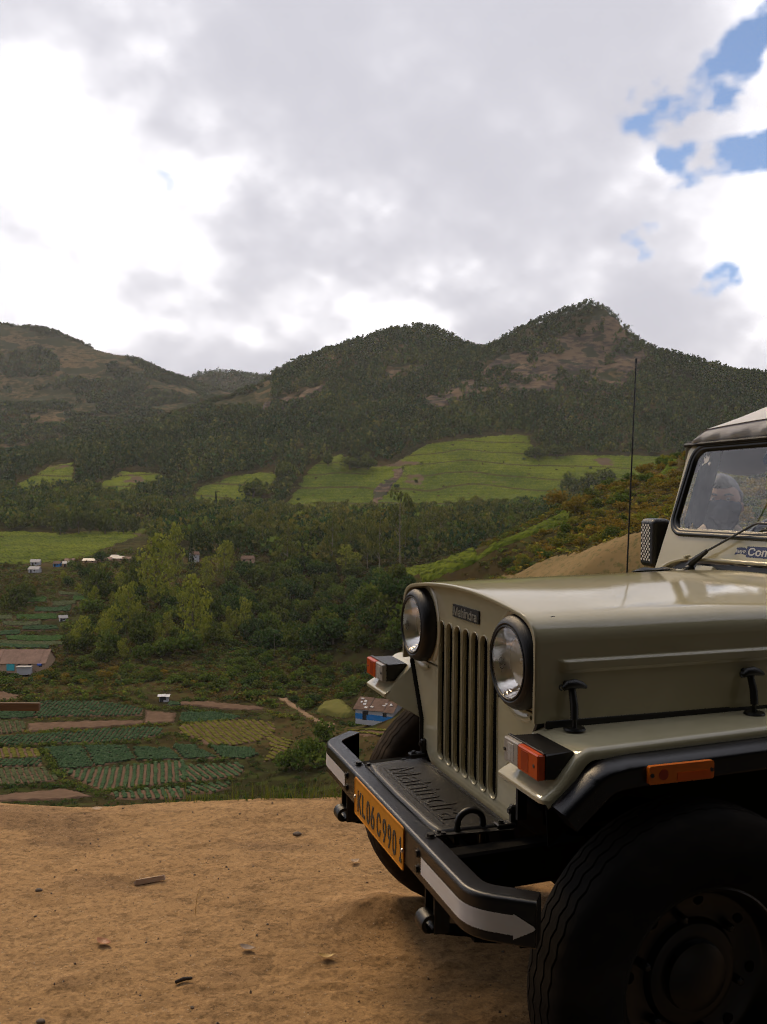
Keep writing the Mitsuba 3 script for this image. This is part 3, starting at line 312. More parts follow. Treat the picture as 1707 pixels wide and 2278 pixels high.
pr('tyre_dusty', dust((.02, .017, .015), (.11, .082, .06), 2.0, .95), rough=.92, spec=.12)
pr('white_decal', dust((.68, .67, .66), (.56, .54, .51), 2.0, .5), rough=.45, spec=.4)
pr('plate_yellow', dust((.60, .235, .003), (.52, .20, .006), 3.0, .5), rough=.4, spec=.4)
pr('plate_ink', (.045, .04, .03), rough=.5)
pr('silver', (.62, .60, .58), rough=.28, metal=.9)
pr('badge_black', (.012, .012, .013), rough=.4)
pr('reflector', (.86, .85, .83), rough=.12, metal=1.0)
pr('canvas', dust((.36, .36, .375), (.42, .415, .42), 1.5, .8), rough=.85, spec=.2, sheen=.3)
pr('canvas_top', dust((.60, .59, .585), (.52, .51, .50), 1.5, .8), rough=.8, spec=.2, sheen=.3)  # same cloth as the valance, lightened for the sky light it faces
pr('fabric_dark', (.02, .024, .04), rough=.9, spec=.1)
pr('sheet_blue', (.012, .022, .05), rough=.8, spec=.1)
pr('decal_blue', (.012, .022, .085), rough=.4)
pr('decal_silver', (.55, .53, .50), rough=.35)
pr('net_white', (.62, .60, .56), rough=.6)
pr('skin', (.20, .105, .065), rough=.5, spec=.4)
pr('shirt', (.42, .35, .27), rough=.9, spec=.1)
pr('hair', (.008, .007, .006), rough=.5)
pr('sleeve_blue', (.05, .085, .16), rough=.6)
mat('glass_pane', {'type': 'thindielectric', 'int_ior': 1.5}, False)
mat('sunstrip_film', {'type': 'thindielectric', 'int_ior': 1.06, 'specular_transmittance': rgb(.13, .09, .11)}, False)
mat('lamp_glass', {'type': 'dielectric', 'int_ior': 1.5}, False)
def plastic(name, c):
    enamel(name, c, .06)
plastic('amber', (.55, .065, .004)); plastic('amber_deep', (.36, .03, .003)); plastic('clear_lens', (.40, .37, .33)); plastic('clear_inner', (.62, .60, .56)); plastic('marker_amber', (.75, .11, .003)); plastic('marker_orange', (.72, .16, .006))

JEEP = 'jeep'
used['jeep'] = 0
tag(JEEP, 'olive beige open jeep with black bumper and yellow number plate parked on the sandy edge', 'jeep')
def part(name, mesh, m, smooth=35, label=None, under=None, kind=None):
    return put(f'{under or JEEP}__{name}', J(mesh), m, smooth, label=label, kind=kind)

# hood
def hood_half(x): return .466 + (.03 - x) * .058
def hood_section(x, n=40):
    b = hood_half(x); a = .085; zc, k = 1.196, .175
    k = .030 / (b - .06) ** 2
    y0 = b - a; z0 = zc - k * y0 ** 2; sl = -2 * k * y0
    P0, P1, P2 = np.array([y0, z0]), np.array([b - .004, z0 + sl * (a - .004)]), np.array([b, 1.105])
    s = np.linspace(0, 1, 12)[:, None]
    arc = (1-s)**2 * P0 + 2*s*(1-s) * P1 + s*s * P2
    yy = np.linspace(0, y0, 16)[:-1]
    top = np.stack([yy, zc - k * yy ** 2], 1)
    zs = np.linspace(1.105, .913, 60)[1:]
    side = np.stack([np.full(len(zs), b), zs], 1)
    half = np.vstack([top, arc, side])
    return np.vstack([half[::-1] * [-1, 1], half[1:]])
xs = np.concatenate([[.030, .0285, .024], np.linspace(.012, -.10, 14), np.linspace(-.12, -1.03, 40)])
rows = []
for k, x in enumerate(xs):
    s = hood_section(x); q = np.column_stack([np.full(len(s), x), s])
    ins = {0: .006, 1: .002}.get(k, 0)
    q[:, 1] *= 1 - ins / .46; q[:, 2] -= ins * np.clip((q[:, 2] - 1.0) * 8, 0, 1)
    bead = smooth01((.0155 - np.abs(s[:, 1] - 1.046)) / .005) * (np.abs(s[:, 0]) > .4)
    e = smooth01((-.03 - x) / .02) * smooth01((x + 1.0) / .02)
    q[:, 1] += np.sign(q[:, 1]) * .008 * bead * e
    rows.append(q)
inner = []
for x in (.028, .0, -.02):
    s = hood_section(x); q = np.column_stack([np.full(len(s), x), s]); q[:, 1] *= 1 - .012 / .46; q[:, 2] -= .011 * np.clip((q[:, 2] - 1.0) * 8, 0, 1)
    inner.append(q)
HOOD = part('hood', loft(inner[::-1] + rows), 'paint', 40)
for q in [cbox([-.5, s * (hood_half(-.5) - .006), .908], [1.0, .012, .02], .002, [[1, .055 * s, 0], [-.055 * s, 1, 0], [0, 0, 1]]) for s in (1, -1)]: part('edge_strip', q, 'rubber', label='black rubber strip under the hood edge')

# grille panel with seven slots
hs = hood_section(.03)
up_poly = Polygon(hs).buffer(-.013).intersection(shapely.box(-1, .913, 1, 2))
low = Polygon([(-.447, .92), (-.43, .913), (-.335, .735), (-.335, .665), (-.29, .622), (-.235, .592), (.235, .592), (.29, .622), (.335, .665), (.335, .735), (.43, .913), (.447, .92)])
gp = unary_union([up_poly, low]).buffer(-.012).buffer(.012)
SL = [.0613 * k for k in range(-3, 4)]
def slot(y, w): return LineString([(y, .666), (y, 1.045)]).buffer(w / 2, quad_segs=10)
face = gp.difference(unary_union([slot(y, .054) for y in SL]))
YZ = lambda m, x0: frame(m, [x0, 0, 0], [0, 1, 0], [0, 0, 1], [1, 0, 0])
gm = [YZ(extr(face, .010), -.010)]
GR = part('grille_panel', gm, 'paint', 25)
rolls = []
for y in SL:
    L = []
    for w, x in [(.0545, .0), (.0535, .0018), (.051, .003), (.0475, .0022), (.0450, -.001), (.0435, -.005), (.043, -.010)]:
        c = np.array(slot(y, w).exterior.coords)[:-1]
        L.append(np.column_stack([np.full(len(c), x), c]))
    rolls.append(loft(L, closed=True))
for r in rolls: put(f'{GR}__slot_rim', J(r), 'paint', True)
for s in (-1, 1):
    a = np.linspace(0, 2 * np.pi, 49)[:-1]; L = []
    for r, x in [(.150, .0005), (.146, .004), (.138, .005), (.134, .003), (.128, .0005)]:
        L.append(np.column_stack([np.full(48, x), s * .345 + r * np.cos(a) * .98, 1.038 + r * np.sin(a)]))
    cl = loft(L, closed=True)
    v = cl.vertices; keep = gp.buffer(-.004); ok = shapely.contains_xy(keep, v[:, 1], v[:, 2]) & (v[:, 2] < 1.19)
    cl.update_faces(ok[cl.faces].all(1)); cl.remove_unreferenced_vertices()
    put(f'{GR}__lamp_boss', J(cl), 'paint', True)
part('radiator', [cbox([-.10, 0, .86], [.03, .62, .52], .004)] + [cbox([-.082, 0, z], [.006, .60, .004], .001) for z in np.arange(.64, 1.08, .012)], 'underside', False)
part('engine_bay', [cbox([-.6, 0, .80], [.9, .70, .40], .01), cbox([-.04, 0, 1.1], [.02, .86, .12], .004)], 'underside', False)
for s in (-1, 1):
    st = np.array([[.004, s * .437, .905], [.004, s * .341, .735], [.004, s * .341, .64]])
    part('seal_strip', loft([[p + [-.02, s * .008, 0], p + [.006, s * .008, 0], p + [.007, s * -.0, 0], p + [-.004, s * -.002, 0]] for p in st], closed=True, cap=True), 'rubber', 30)
# badge
b = YZ(extr(rrect(.1836, .0376, .002), .004), .001).apply_translation([0, 0, 1.115])
BD = part('badge', b, 'badge_black', False)
def text_on(txt, h, wid, o, ex, ey, ez, depth=.0015, bold=True, hscale=None):
    t = meshkit.text_mesh(txt, h, depth, bold); lo, hi = t.bounds
    t.apply_translation([-(lo[0] + hi[0]) / 2, -h / 2, 0]); t.vertices[:, 0] *= wid / (hi[0] - lo[0])
    return frame(t, o, ex, ey, ez)
put(f'{BD}__lettering', J(text_on('Mahindra', .0245, .163, [.005, 0, 1.1145], [0, 1, 0], [0, 0, 1], [1, 0, 0])), 'silver')
# headlamps
for s in (-1, 1):
    c = [0, s * .345, 1.0385]
    H = part('headlamp', lathe([(.119, .001), (.1195, .012), (.117, .024), (.111, .034), (.104, .041), (.098, .0435), (.0955, .042), (.0948, .0395), (.0935, .0395), (.0925, .0435), (.0895, .0445), (.0875, .042), (.087, .036), (.087, .02)], c, n=72), 'rubber', 40,
             label='headlamp with thick black rubber ring')
    put(f'{H}__reflector', J(lathe([(.0872, .038), (.085, .033), (.078, .018), (.066, -.002), (.05, -.02), (.03, -.033), (.012, -.039), (.0005, -.040)], c, n=72)), 'reflector', True)
    put(f'{H}__bulb', J(lathe([(.0005, .002), (.008, .0), (.011, -.008), (.011, -.038)], c, n=20)), 'silver', True)
    yy = np.linspace(-.0868, .0868, 175); zz = np.linspace(-.0868, .0868, 61)
    # fluted glass: smooth front, vertical ribs behind
    ang = np.linspace(0, 2 * np.pi, 97)[:-1]; rr = np.linspace(0.0, .0868, 40)[1:]
    def disc(fx):
        v = [[fx(0, 0), 0, 0]]
        for r in rr: v += [[fx(r * np.cos(a), r * np.sin(a)), r * np.cos(a), r * np.sin(a)] for a in ang]
        return np.array(v) + np.array([0, s * .345, 1.0385])
    def dfaces(off, flip):
        f = []; n = 96
        for j in range(n): f.append([off, off + 1 + j, off + 1 + (j + 1) % n])
        for i in range(len(rr) - 1):
            for j in range(n):
                a, b2 = off + 1 + i * n + j, off + 1 + i * n + (j + 1) % n
                f += [[a, a + n, b2 + n], [a, b2 + n, b2]]
        f = np.array(f); return f[:, ::-1] if flip else f
    F_ = disc(lambda y, z: .0555 - 1.9 * (y * y + z * z)); Bk = disc(lambda y, z: .0500 - 1.6 * (y * y + z * z) + .0009 * abs(math.sin(y * 560)) * (1 if abs(z) < .05 else .6))
    nv = len(F_); rim = []; n = 96; o1 = 1 + (len(rr) - 1) * n
    for j in range(n):
        a, b2 = o1 + j, o1 + (j + 1) % n; rim += [[a, a + nv, b2 + nv], [a, b2 + nv, b2]]
    lens = tm(np.vstack([F_, Bk]), np.vstack([dfaces(0, False), dfaces(nv, True), rim])); lens.fix_normals()
    put(f'{H}__lens', J(lens), 'lamp_glass', 30)
    cx = .0562
    def ring(r0, r1): return Point(0, 0).buffer(r1).difference(Point(0, 0).buffer(r0))
    em = unary_union([ring(.0125, .015), ring(.004, .0062), ring(.0085, .0095), shapely.box(-.022, -.0008, -.0135, .0008), shapely.box(.0135, -.0008, .022, .0008), shapely.box(-.0008, .0135, .0008, .022), shapely.box(-.0008, -.022, .0008, -.0135)])
    put(f'{H}__emblem', J(YZ(extr(em, .0004), cx).apply_translation([0, s * .345, 1.0385])), 'badge_black')

# front fenders
def fender_path():
    return fillet([(-1.05, .907), (.0, .8995), (.070, .820), (.1056, .799), (.1040, .788)], [0, .03, .008, .004, 0], 7)
def with_normals(p):
    t = np.gradient(p, axis=0); t /= np.linalg.norm(t, axis=1, keepdims=True)
    n = np.stack([-t[:, 1], t[:, 0]], 1); return p, n * np.sign(n[:, 1:2] + 1e-9)
def sweep_xz(path, sec, s, nsign=None):
    p, n = with_normals(path) if nsign is None else (path, nsign)
    return loft([[[p[k, 0] - o * n[k, 0], s * y, p[k, 1] - o * n[k, 1]] for y, o in sec] for k in range(len(p))])
fp = fender_path(); _, fn = with_normals(fp); fn[-2:] = fn[-3]
for s in (1, -1):
    FE = part('fender', sweep_xz(fp, [(.428, .001), (.43, .0), (.60, .0), (.626, .0005), (.6355, .004), (.6405, .009), (.6425, .015), (.6425, .027), (.638, .028)], s, fn), 'paint', 30, label='near left front fender' if s > 0 else 'far right front fender with its inner flange in view')
    put(f'{FE}__inner_flange', J(sweep_xz(fp[8:], [(.43, .0), (.428, .002), (.4275, .034), (.433, .036)], s, fn[8:])), 'paint', 30)
    tv = np.array([[.004, s * .430, .893], [.085, s * .4305, .812], [.1035, s * .430, .790], [.006, s * .345, .733], [-.02, s * .352, .733], [-.02, s * .430, .893]])
    put(f'{FE}__inner_panel', J(hullm(np.vstack([tv[:5], tv[5:], tv - [.004, s * -.004, .004]]))), 'paint', False)
    # black flare along the outer edge
    q = fillet([(-1.03, .8825), (-.10, .877), (-.020, .871), (.084, .786)], [0, .02, .06, 0], 8); _, qn = with_normals(q)
    sec = [(.640, .004), (.650, -.003), (.666, -.002), (.684, .002), (.696, .009), (.700, .018), (.7005, .050), (.696, .056), (.66, .058), (.642, .050)]
    FL = part('wheel_arch_flare', [sweep_xz(q, sec, s, qn)] + [hullm([[q[k, 0] - o * qn[k, 0], s * y, q[k, 1] - o * qn[k, 1]] for y, o in sec for k in (-1, -2)])], 'gloss_black', 40)
    if s > 0:
        mk = np.array([-.2005, .7015, .8465])
        MK = part('side_marker', frame(extr(rrect(.168, .040, .005), .010), mk, [1, 0, .018], [0, 0, 1], [0, 1, 0]), 'marker_orange', 25, label='orange side marker lamp on the flare')
        put(f'{MK}__reflector_strip', J(frame(extr(shapely.box(-.075, -.017, .012, .001), .0012), mk + [0, .010, 0], [1, 0, .018], [0, 0, 1], [0, 1, 0])), 'marker_amber')
        put(f'{MK}__bulb_window', J(frame(extr(Point(.0475, 0).buffer(.0115), .001), mk + [0, .010, 0], [1, 0, .018], [0, 0, 1], [0, 1, 0])), 'amber_deep')
        for dx in (.077, -.0775): put(f'{MK}__screw', J(frame(extr(Point(dx, 0).buffer(.0045), .0016), mk + [0, .010, 0], [1, 0, .018], [0, 0, 1], [0, 1, 0])), 'badge_black')
    # indicator lamp on the slope
    y0, y1 = .456, .625
    hb = [[.087, y0 + .003, .8905], [.087, y1 - .003, .8905], [.087, y0 + .003, .834], [.087, y1 - .003, .834], [.016, y0 + .006, .889], [.016, y1 - .006, .889], [.012, y0 + .006, .884], [.012, y1 - .006, .884], [.060, y0 + .006, .832], [.060, y1 - .006, .832], [.085, y0, .887], [.085, y1, .887], [.085, y0, .838], [.085, y1, .838]]
    IN = part('indicator_lamp', hullm([[a, s * b2, c] for a, b2, c in hb]), 'black_satin', 20, label='turn signal with clear and amber halves')
    put(f'{IN}__visor', J(cbox([.0885, s * .5405, .8925], [.007, .171, .004], .001)), 'black_satin')
    ysp = y0 + .073
    put(f'{IN}__clear_lens', J(cbox([.0955, s * (y0 + ysp) / 2, .8625], [.017, ysp - y0 - .0005, .056], .003)), 'clear_lens', 25)
    put(f'{IN}__amber_lens', J(cbox([.0965, s * (ysp + y1) / 2, .8620], [.019, y1 - ysp, .057], .003)), 'amber', 25)
    put(f'{IN}__clear_inset', J([cbox([.1043, s * (y0 + .036), .8625], [.0012, .028, .040], .0005)] + [cbox([.1050, s * (y0 + .024 + k * .004), .8625], [.0008, .0012, .038], .0003) for k in range(7)]), 'clear_inner')
    put(f'{IN}__amber_inset', J([cbox([.1062, s * (ysp + .036), .8625], [.0012, .034, .044], .0005)]), 'amber_deep')
    for yy_ in (y0 + .008, y1 - .018): put(f'{IN}__screw', J(lathe([(.0005, .1075), (.004, .107), (.004, .103)], [0, s * yy_, .8625], n=10)), 'plate_ink', 30)
    part('inner_wing', [frame(extr(Polygon([(-1.05, .88), (-.02, .88), (.05, .80), (-.02, .735), (-.03, .60), (-.12, .66), (-.25, .70), (-.42, .66), (-.52, .52), (-1.05, .45)]), .004), [0, s * .43, 0], [1, 0, 0], [0, 0, 1], [0, s, 0]), cbox([-1.05, s * .54, .68], [.01, .22, .42], .002)], 'underside', False)
# hood latches
for s in (1, -1):
    for x in (-.052, -.545):
        yb, yt = hood_half(x) + .040, hood_half(x) + .022
        LA = part('hood_latch', [tube([[x, s * yb, .928], [x - .001, s * (yb - .004), .96], [x - .003, s * yt, .995]], [.0095, .0095, .0085], 12), tube([[x + .022, s * (yt + .002), .998], [x + .010, s * (yt + .002), 1.006], [x - .008, s * (yt + .003), 1.008], [x - .026, s * (yt + .003), 1.004], [x - .040, s * (yt + .003), .998]], [.006, .0105, .012, .009, .0045], 12)], 'rubber', 50, label='black rubber hood latch')
        put(f'{LA}__base', J([lathe([(.0005, .910), (.024, .909), (.026, .905)], [x, s * yb, 0], 'z', 20), lathe([(.0005, .93), (.005, .929), (.006, .91)], [x, s * yb, 0], 'z', 10)]), 'black_satin', 30)
        put(f'{LA}__pull_ring', J([tube([[x + .028, s * yt + s * .006, .996], [x + .034, s * yt + s * .006, 1.0], [x + .034, s * yt + s * .006, 1.006], [x + .027, s * yt + s * .006, 1.009]], .0022, 6)]), 'black_satin', 30)
        put(f'{LA}__hook', J(cbox([x, s * (hood_half(x) + .006), 1.004], [.02, .012, .016], .003)), 'black_satin')

# bumper
bp = fillet([(.150, -.705), (.263, -.6125), (.263, .6125), (.150, .705)], [0, .055, .055, 0], 10)
bp = np.vstack([bp[:1], bp[1:11], np.column_stack([np.full(20, .263), np.linspace(-.57, .57, 22)[1:-1]]), bp[11:]])
bt = np.gradient(bp, axis=0); bt /= np.linalg.norm(bt, axis=1, keepdims=True); bn = np.stack([bt[:, 1], -bt[:, 0]], 1)
sec = [(.052, .514), (.010, .513), (.003, .515), (.0, .520), (.0, .600), (.0012, .6065), (.005, .611), (.011, .6128), (.052, .6128), (.052, .609), (.012, .609), (.004, .600), (.004, .520), (.052, .518)]
BU = part('bumper', loft([[[bp[k, 0] - o * bn[k, 0], bp[k, 1] - o * bn[k, 1], z] for o, z in sec] for k in range(len(bp))], closed=True, cap=False), 'black_paint', 35, label='black pressed steel front bumper')
for q in [hullm([[bp[k, 0] - o * bn[k, 0] + .002 * (1 if 0 else 0), bp[k, 1] - o * bn[k, 1] + e, z] for o, z in [(.001, .516), (.001, .610), (.05, .611), (.05, .516)] for e in (0, .003 * np.sign(bp[k, 1]))]) for k in (0, -1)]: put(f'{BU}__end_plate', J(q), 'black_paint')
# arc-length along the bumper, from y = +-.339 outward
def bar_at(sv):
    cum = np.concatenate([[0], np.cumsum(np.linalg.norm(np.diff(bp, axis=0), axis=1))]); mid = np.interp(0, bp[11:-11, 1], cum[11:-11])
    x = np.interp(mid + sv, cum, bp[:, 0]); y = np.interp(mid + sv, cum, bp[:, 1]); nx = np.interp(mid + sv, cum, bn[:, 0]); ny = np.interp(mid + sv, cum, bn[:, 1])
    return np.array([x, y]), np.array([nx, ny]) / math.hypot(nx, ny)
for s in (1, -1):
    rows = []
    for sv in np.concatenate([np.linspace(.339, .55, 4), np.linspace(.56, .68, 14), [.705]]):
        p, n = bar_at(s * sv); rows.append([[*(p + n * .0012), .5375], [*(p + n * .0012), .5795]])
    tri = []
    for sv in np.linspace(.705, .757, 6):
        p, n = bar_at(s * sv); w = (.757 - sv) / (.757 - .705); tri.append([[*(p + n * .0022), .559 - .030 * w], [*(p + n * .0022), .559 + .0245 * w]])
    put(f'{BU}__stripe', J([loft(rows), loft(tri)]), 'white_decal', False, label='white arrow stripe on the bumper')
def hexbolt(c, ax, r=.0085, h=.007):
    ang = np.arange(6) * np.pi / 3; e = {'x': ([0, 1, 0], [0, 0, 1], [1, 0, 0]), 'z': ([1, 0, 0], [0, 1, 0], [0, 0, 1])}[ax]
    m = extr(Polygon([(r * np.cos(a), r * np.sin(a)) for a in ang]), h); w = extr(Point(0, 0).buffer(r * 1.35), .002)
    return frame(cat_m([m, w]), c, *e)
for s in (1, -1):
    for z in (.580, .542): put(f'{BU}__bolt', J(hexbolt([.263, s * .3155, z], 'x')), 'black_satin')
    put(f'{BU}__top_bolt', J(hexbolt([.2275, s * .309, .6128], 'z', .010, .009)), 'black_satin')
# number plate
pl = rrect(.440, .112, .010)
PL = part('number_plate', YZ(extr(pl, .0025), .264).apply_translation([0, 0, .5515]), 'plate_yellow', False, label='yellow number plate reading KL 06 C 9901')
put(f'{PL}__rim', J(YZ(extr(pl.buffer(-.001).difference(pl.buffer(-.004)), .0014), .2665).apply_translation([0, 0, .5515])), 'plate_yellow')
for ch, a, b2 in [('K', -.186, -.150), ('L', -.139, -.112), ('0', -.096, -.064), ('6', -.055, -.021), ('C', .000, .035), ('9', .053, .084), ('9', .096, .124), ('0', .136, .165), ('1', .190, .207)]:
    put(f'{PL}__character', J(text_on(ch, .061, b2 - a, [.2665, (a + b2) / 2, .5445], [0, 1, 0], [0, 0, 1], [1, 0, 0], .0014, True)), 'plate_ink')
for y in (-.2115, .214): put(f'{PL}__screw', J(lathe([(.0005, .2715), (.005, .271), (.0062, .2665)], [0, y, .548], n=12)), 'silver', 30)
# pressed apron between bumper and grille
ap = Polygon([(.214, -.288), (.214, .318), (.015, .345), (.015, -.30)])
AP = part('apron', frame(extr(ap, .004), [0, 0, .6135], [1, 0, 0], [0, 1, 0], [0, 0, 1]), 'black_satin', 20, label='black pressed apron with embossed lettering')
fr = np.array([(.200, -.262), (.208, -.20), (.212, 0.02), (.208, .24), (.200, .300), (.06, .312), (.03, .31), (.03, -.27), (.06, -.268)])
rows = []
P_ = Polygon(fr)
for dz, off in [(.0035, .006), (.0060, .004), (.0095, .001), (.0110, -.003), (.0110, -.012)]:
    c = shapely.segmentize(P_.buffer(off, quad_segs=4), 1)
    e = np.array(P_.buffer(off, quad_segs=8).exterior.coords)
    d = np.linspace(0, 1, 160, endpoint=False); L = P_.buffer(off).exterior
    st = L.project(Point(.25, 0)) / L.length
    pts = np.array([L.interpolate((st + t) % 1, normalized=True).coords[0] for t in d]); rows.append(np.column_stack([pts, np.full(160, .6135 + dz)]))
put(f'{AP}__raised_panel', J([loft(rows, closed=True), frame(extr(P_.buffer(-.0115), .001), [0, 0, .6236], [1, 0, 0], [0, 1, 0], [0, 0, 1])]), 'black_satin', 40)
put(f'{AP}__embossed_lettering', J(text_on('Mahindra', .078, .44, [.128, .025, .6236], [0, 1, 0], [-1, 0, 0], [0, 0, 1], .0032, False)), 'black_satin')
ln = LineString([(.176, -.215), (.180, 0.02), (.176, .265)]).buffer(.0025)
put(f'{AP}__embossed_line', J(frame(extr(ln, .003), [0, 0, .6242], [1, 0, 0], [0, 1, 0], [0, 0, 1])), 'black_satin')
for x, y in [(.205, -.278), (.085, -.285), (.196, .315), (.2, .30)]: put(f'{AP}__bolt', J(hexbolt([x, y, .6172], 'z', .007, .006)), 'black_satin')
for k in range(5): put(f'{AP}__hinge', J(tube([[.012, -.23 + k * .105, .6045], [.012, -.13 + k * .105, .6045]], .009, 10)), 'black_satin', 40)
for s in (-1, 1): part('grille_bracket', [cbox([.006, s * .318, .640], [.018, .016, .06], .003), cbox([.03, s * .318, .622], [.05, .03, .012], .003), hexbolt([.015, s * .318, .655], 'x', .007, .006), hexbolt([.04, s * .318, .628], 'z', .007, .006)], 'black_satin', 30)
ang = np.linspace(0, np.pi, 14)
part('tow_loop', tube(np.vstack([[[.156, .305, .585]], np.column_stack([.1195 + .0345 * np.cos(ang), np.full(14, .305), .635 + .030 * np.sin(ang)]), [[.085, .305, .58]]]), .0085, 12), 'black_satin', 60, label='bent rod tow loop beside the apron')
# springs, axle, chassis
for s in (1, -1):
    y = s * .375
    SH = part('spring_shackle', [lathe([(.012, -.024), (.021, -.024), (.023, -.020), (.023, .020), (.021, .024), (.012, .024), (.012, -.024)], [.262, y, .442], 'y', 28)] , 'black_satin', 35)
    put(f'{SH}__arm', J([cbox([.235, y - .029, .465], [.04, .006, .09], .002), cbox([.235, y + .029, .465], [.04, .006, .09], .002)]), 'black_satin')
    ls = [[x, y, .430 - .075 * (1 - ((x + .22) / .49) ** 2)] for x in np.linspace(.27, -.71, 17)]
    for k in range(4):
        q = [[a, b2, c - .012 * k] for a, b2, c in ls[k * 2:17 - k * 2]]
        part('leaf_spring', loft([[[a, b2 - .025, c + .004], [a, b2 + .025, c + .004], [a, b2 + .025, c - .004], [a, b2 - .025, c - .004]] for a, b2, c in q], closed=True, cap=True), 'underside', False)
    part('chassis_rail', cbox([-1.5, s * .37, .545], [3.42, .055, .10], .006), 'underside', False)
    part('bumper_strut', [tube([[.20, s * .40, .54], [.02, s * .36, .50]], .016, 8)], 'underside', False)
part('front_axle', [tube([[-.263, -.56, .372], [-.263, .56, .372]], .042, 14), lathe([(.02, -.10), (.10, -.09), (.14, -.03), (.14, .03), (.09, .10), (.03, .11)], [-.263, -.18, .372], 'x', 20)], 'underside', 40)
part('tie_rod', [tube([[-.08, -.52, .36], [-.08, .5, .36]], .014, 8), tube([[.05, -.30, .47], [.04, .1, .43], [-.02, .46, .40]], .016, 8)], 'underside', 40)
part('oil_sump', [cbox([-.5, 0, .47], [.6, .34, .2], .03), cbox([-.18, 0, .55], [.10, .72, .08], .02)], 'underside', 30)

# wheels
def tyre_mesh(R=.381, W=.168, nu=384):
    hw = W / 2; pr_ = []
    gro = [-.042, -.0155, .0155, .042]
    tread = [-.060]
    for g in gro: tread += [g - .0028, g - .0018, g - .0014, g + .0014, g + .0018, g + .0028]
    tread += [.060]
    def rz(y): return R - .010 * (abs(y) / .066) ** 2.4
    prof = [(.205, -.066), (.222, -.074), (.25, -.083), (.285, -.0855), (.318, -.084), (.342, -.079), (.357, -.0735), (.3655, -.069)]
    body = []
    for y in tread:
        d = 0.0
        for g in gro:
            if abs(y - g) < .0015: d = .0085
            elif abs(y - g) < .0020: d = .0015
        body.append((rz(y) - d, y, 1.0))
    allp = [(r, y, 0.0) for r, y in prof] + body + [(r, -y, 0.0) for r, y in prof[::-1]]
    th = np.linspace(0, 2 * np.pi, nu, endpoint=False)
    zig = .0036 * (2 / np.pi) * np.arcsin(np.sin(th * 48)); rows = []
    for r, y, k in allp:
        sh = k * np.clip((.060 - abs(y)) / .012, 0, 1)
        rows.append(np.stack([r * np.cos(th), y + zig * sh, r * np.sin(th)], 1))
    return loft(np.array(rows), closed=True)
TY = tyre_mesh()
def wheel(c, s, label, rub='tyre_shaded'):
    c = np.array(c)
    def at(m):
        m = m.copy(); m.vertices = m.vertices * [1, s, 1]; return m.apply_translation(c)
    WH = part('wheel', at(lathe([(.205, .062), (.212, .066), (.214, .070), (.209, .072), (.203, .066), (.195, .050), (.188, .030), (.180, .022), (.150, .012), (.122, .010), (.118, .016), (.112, .024), (.098, .028), (.080, .026), (.076, .040), (.05, .050), (.02, .052), (.0005, .052)], [0, -.0, 0], 'y', 64)), 'gloss_black', 35, label=label)
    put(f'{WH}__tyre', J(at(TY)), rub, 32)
    for k in range(6):
        a = k * np.pi / 3 + .3
        put(f'{WH}__lug_nut', J(at(lathe([(.0005, .034), (.007, .033), (.010, .028), (.011, .010)], [.1 * np.cos(a) * 1.32, 0, .1 * np.sin(a) * 1.32], 'y', 6))), 'black_satin')
    for k in range(8):
        a = k * np.pi / 4 + .1
        put(f'{WH}__rim_vent', J(at(lathe([(.0005, .024), (.011, .0232), (.014, .021)], [.165 * np.cos(a), -.004, .165 * np.sin(a)], 'y', 12))), 'underside', 30)
    put(f'{WH}__drum', J(at(lathe([(.0005, -.01), (.14, -.012), (.15, -.02), (.15, -.07), (.06, -.09)], [0, 0, 0], 'y', 32))), 'underside', 30)
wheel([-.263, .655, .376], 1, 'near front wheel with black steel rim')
wheel([-.263, -.592, .376], -1, 'far front wheel, dusty tread showing beside the grille', 'tyre_dusty')
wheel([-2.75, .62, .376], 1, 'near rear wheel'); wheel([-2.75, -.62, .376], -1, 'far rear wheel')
part('rear_axle', tube([[-2.75, -.56, .372], [-2.75, .56, .372]], .042, 14), 'underside', 40)

# cowl, windscreen
part('cowl', [cbox([-1.10, 0, 1.02], [.12, 1.24, .26], .01), cbox([-1.075, 0, 1.157], [.085, 1.22, .012], .003)], 'paint', 20)
part('hood_hinge', [tube([[-1.036, y, 1.172 - .000 * y], [-1.036, y + .10, 1.172]], .0055, 10) for y in np.arange(-.42, .40, .104)], 'paint', 40)
part('hinge_rest', [tube([[-1.040, .42, 1.170], [-1.040, .5, 1.166]], .005, 8)], 'rubber', 40)
fl = []
for x in np.linspace(-.865, -1.055, 16):
    h = .010 * math.sin((x + .865) / -.19 * np.pi) ** .6 + .003 * math.sin(x * 60); y = -(hood_half(x) - .072)
    fl.append([[x, y - .034, 1.158], [x, y - .030, 1.163 + h], [x, y - .010, 1.172 + h], [x, y + .004, 1.1735]])
part('rubber_flap', loft(fl), 'rubber', 40, label='black rubber flap along the far rear hood edge')
def WP(y, s, o=0.0): return np.array([-1.123 - .299 * s + .954 * o, y, 1.146 + .954 * s + .299 * o])
EY, ES, EO = [0, 1, 0], [-.299, 0, .954], [.954, 0, .299]
def onW(m, o=0.0): return frame(m, WP(0, 0, o), EY, ES, EO)
outer = Polygon([(-.662, -.02), (-.648, .25), (-.652, .50), (-.63, .538), (.63, .538), (.652, .50), (.648, .25), (.662, -.02), (.63, .0), (.585, .033), (.50, .056), (.08, .064), (-.08, .064), (-.50, .056), (-.585, .033), (-.63, .0)])
opening = Polygon([(-.632, .155), (.632, .155), (.618, .523), (-.618, .523)]).buffer(-.07).buffer(.07, quad_segs=8)
WF = part('windscreen_frame', onW(extr(outer.difference(opening), .030), -.018), 'paint', 25)
lip = np.array([(-.655, -.012), (-.62, .012), (-.575, .040), (-.50, .060), (-.30, .066), (0, .069), (.30, .066), (.50, .060), (.575, .040), (.62, .012), (.655, -.012)])
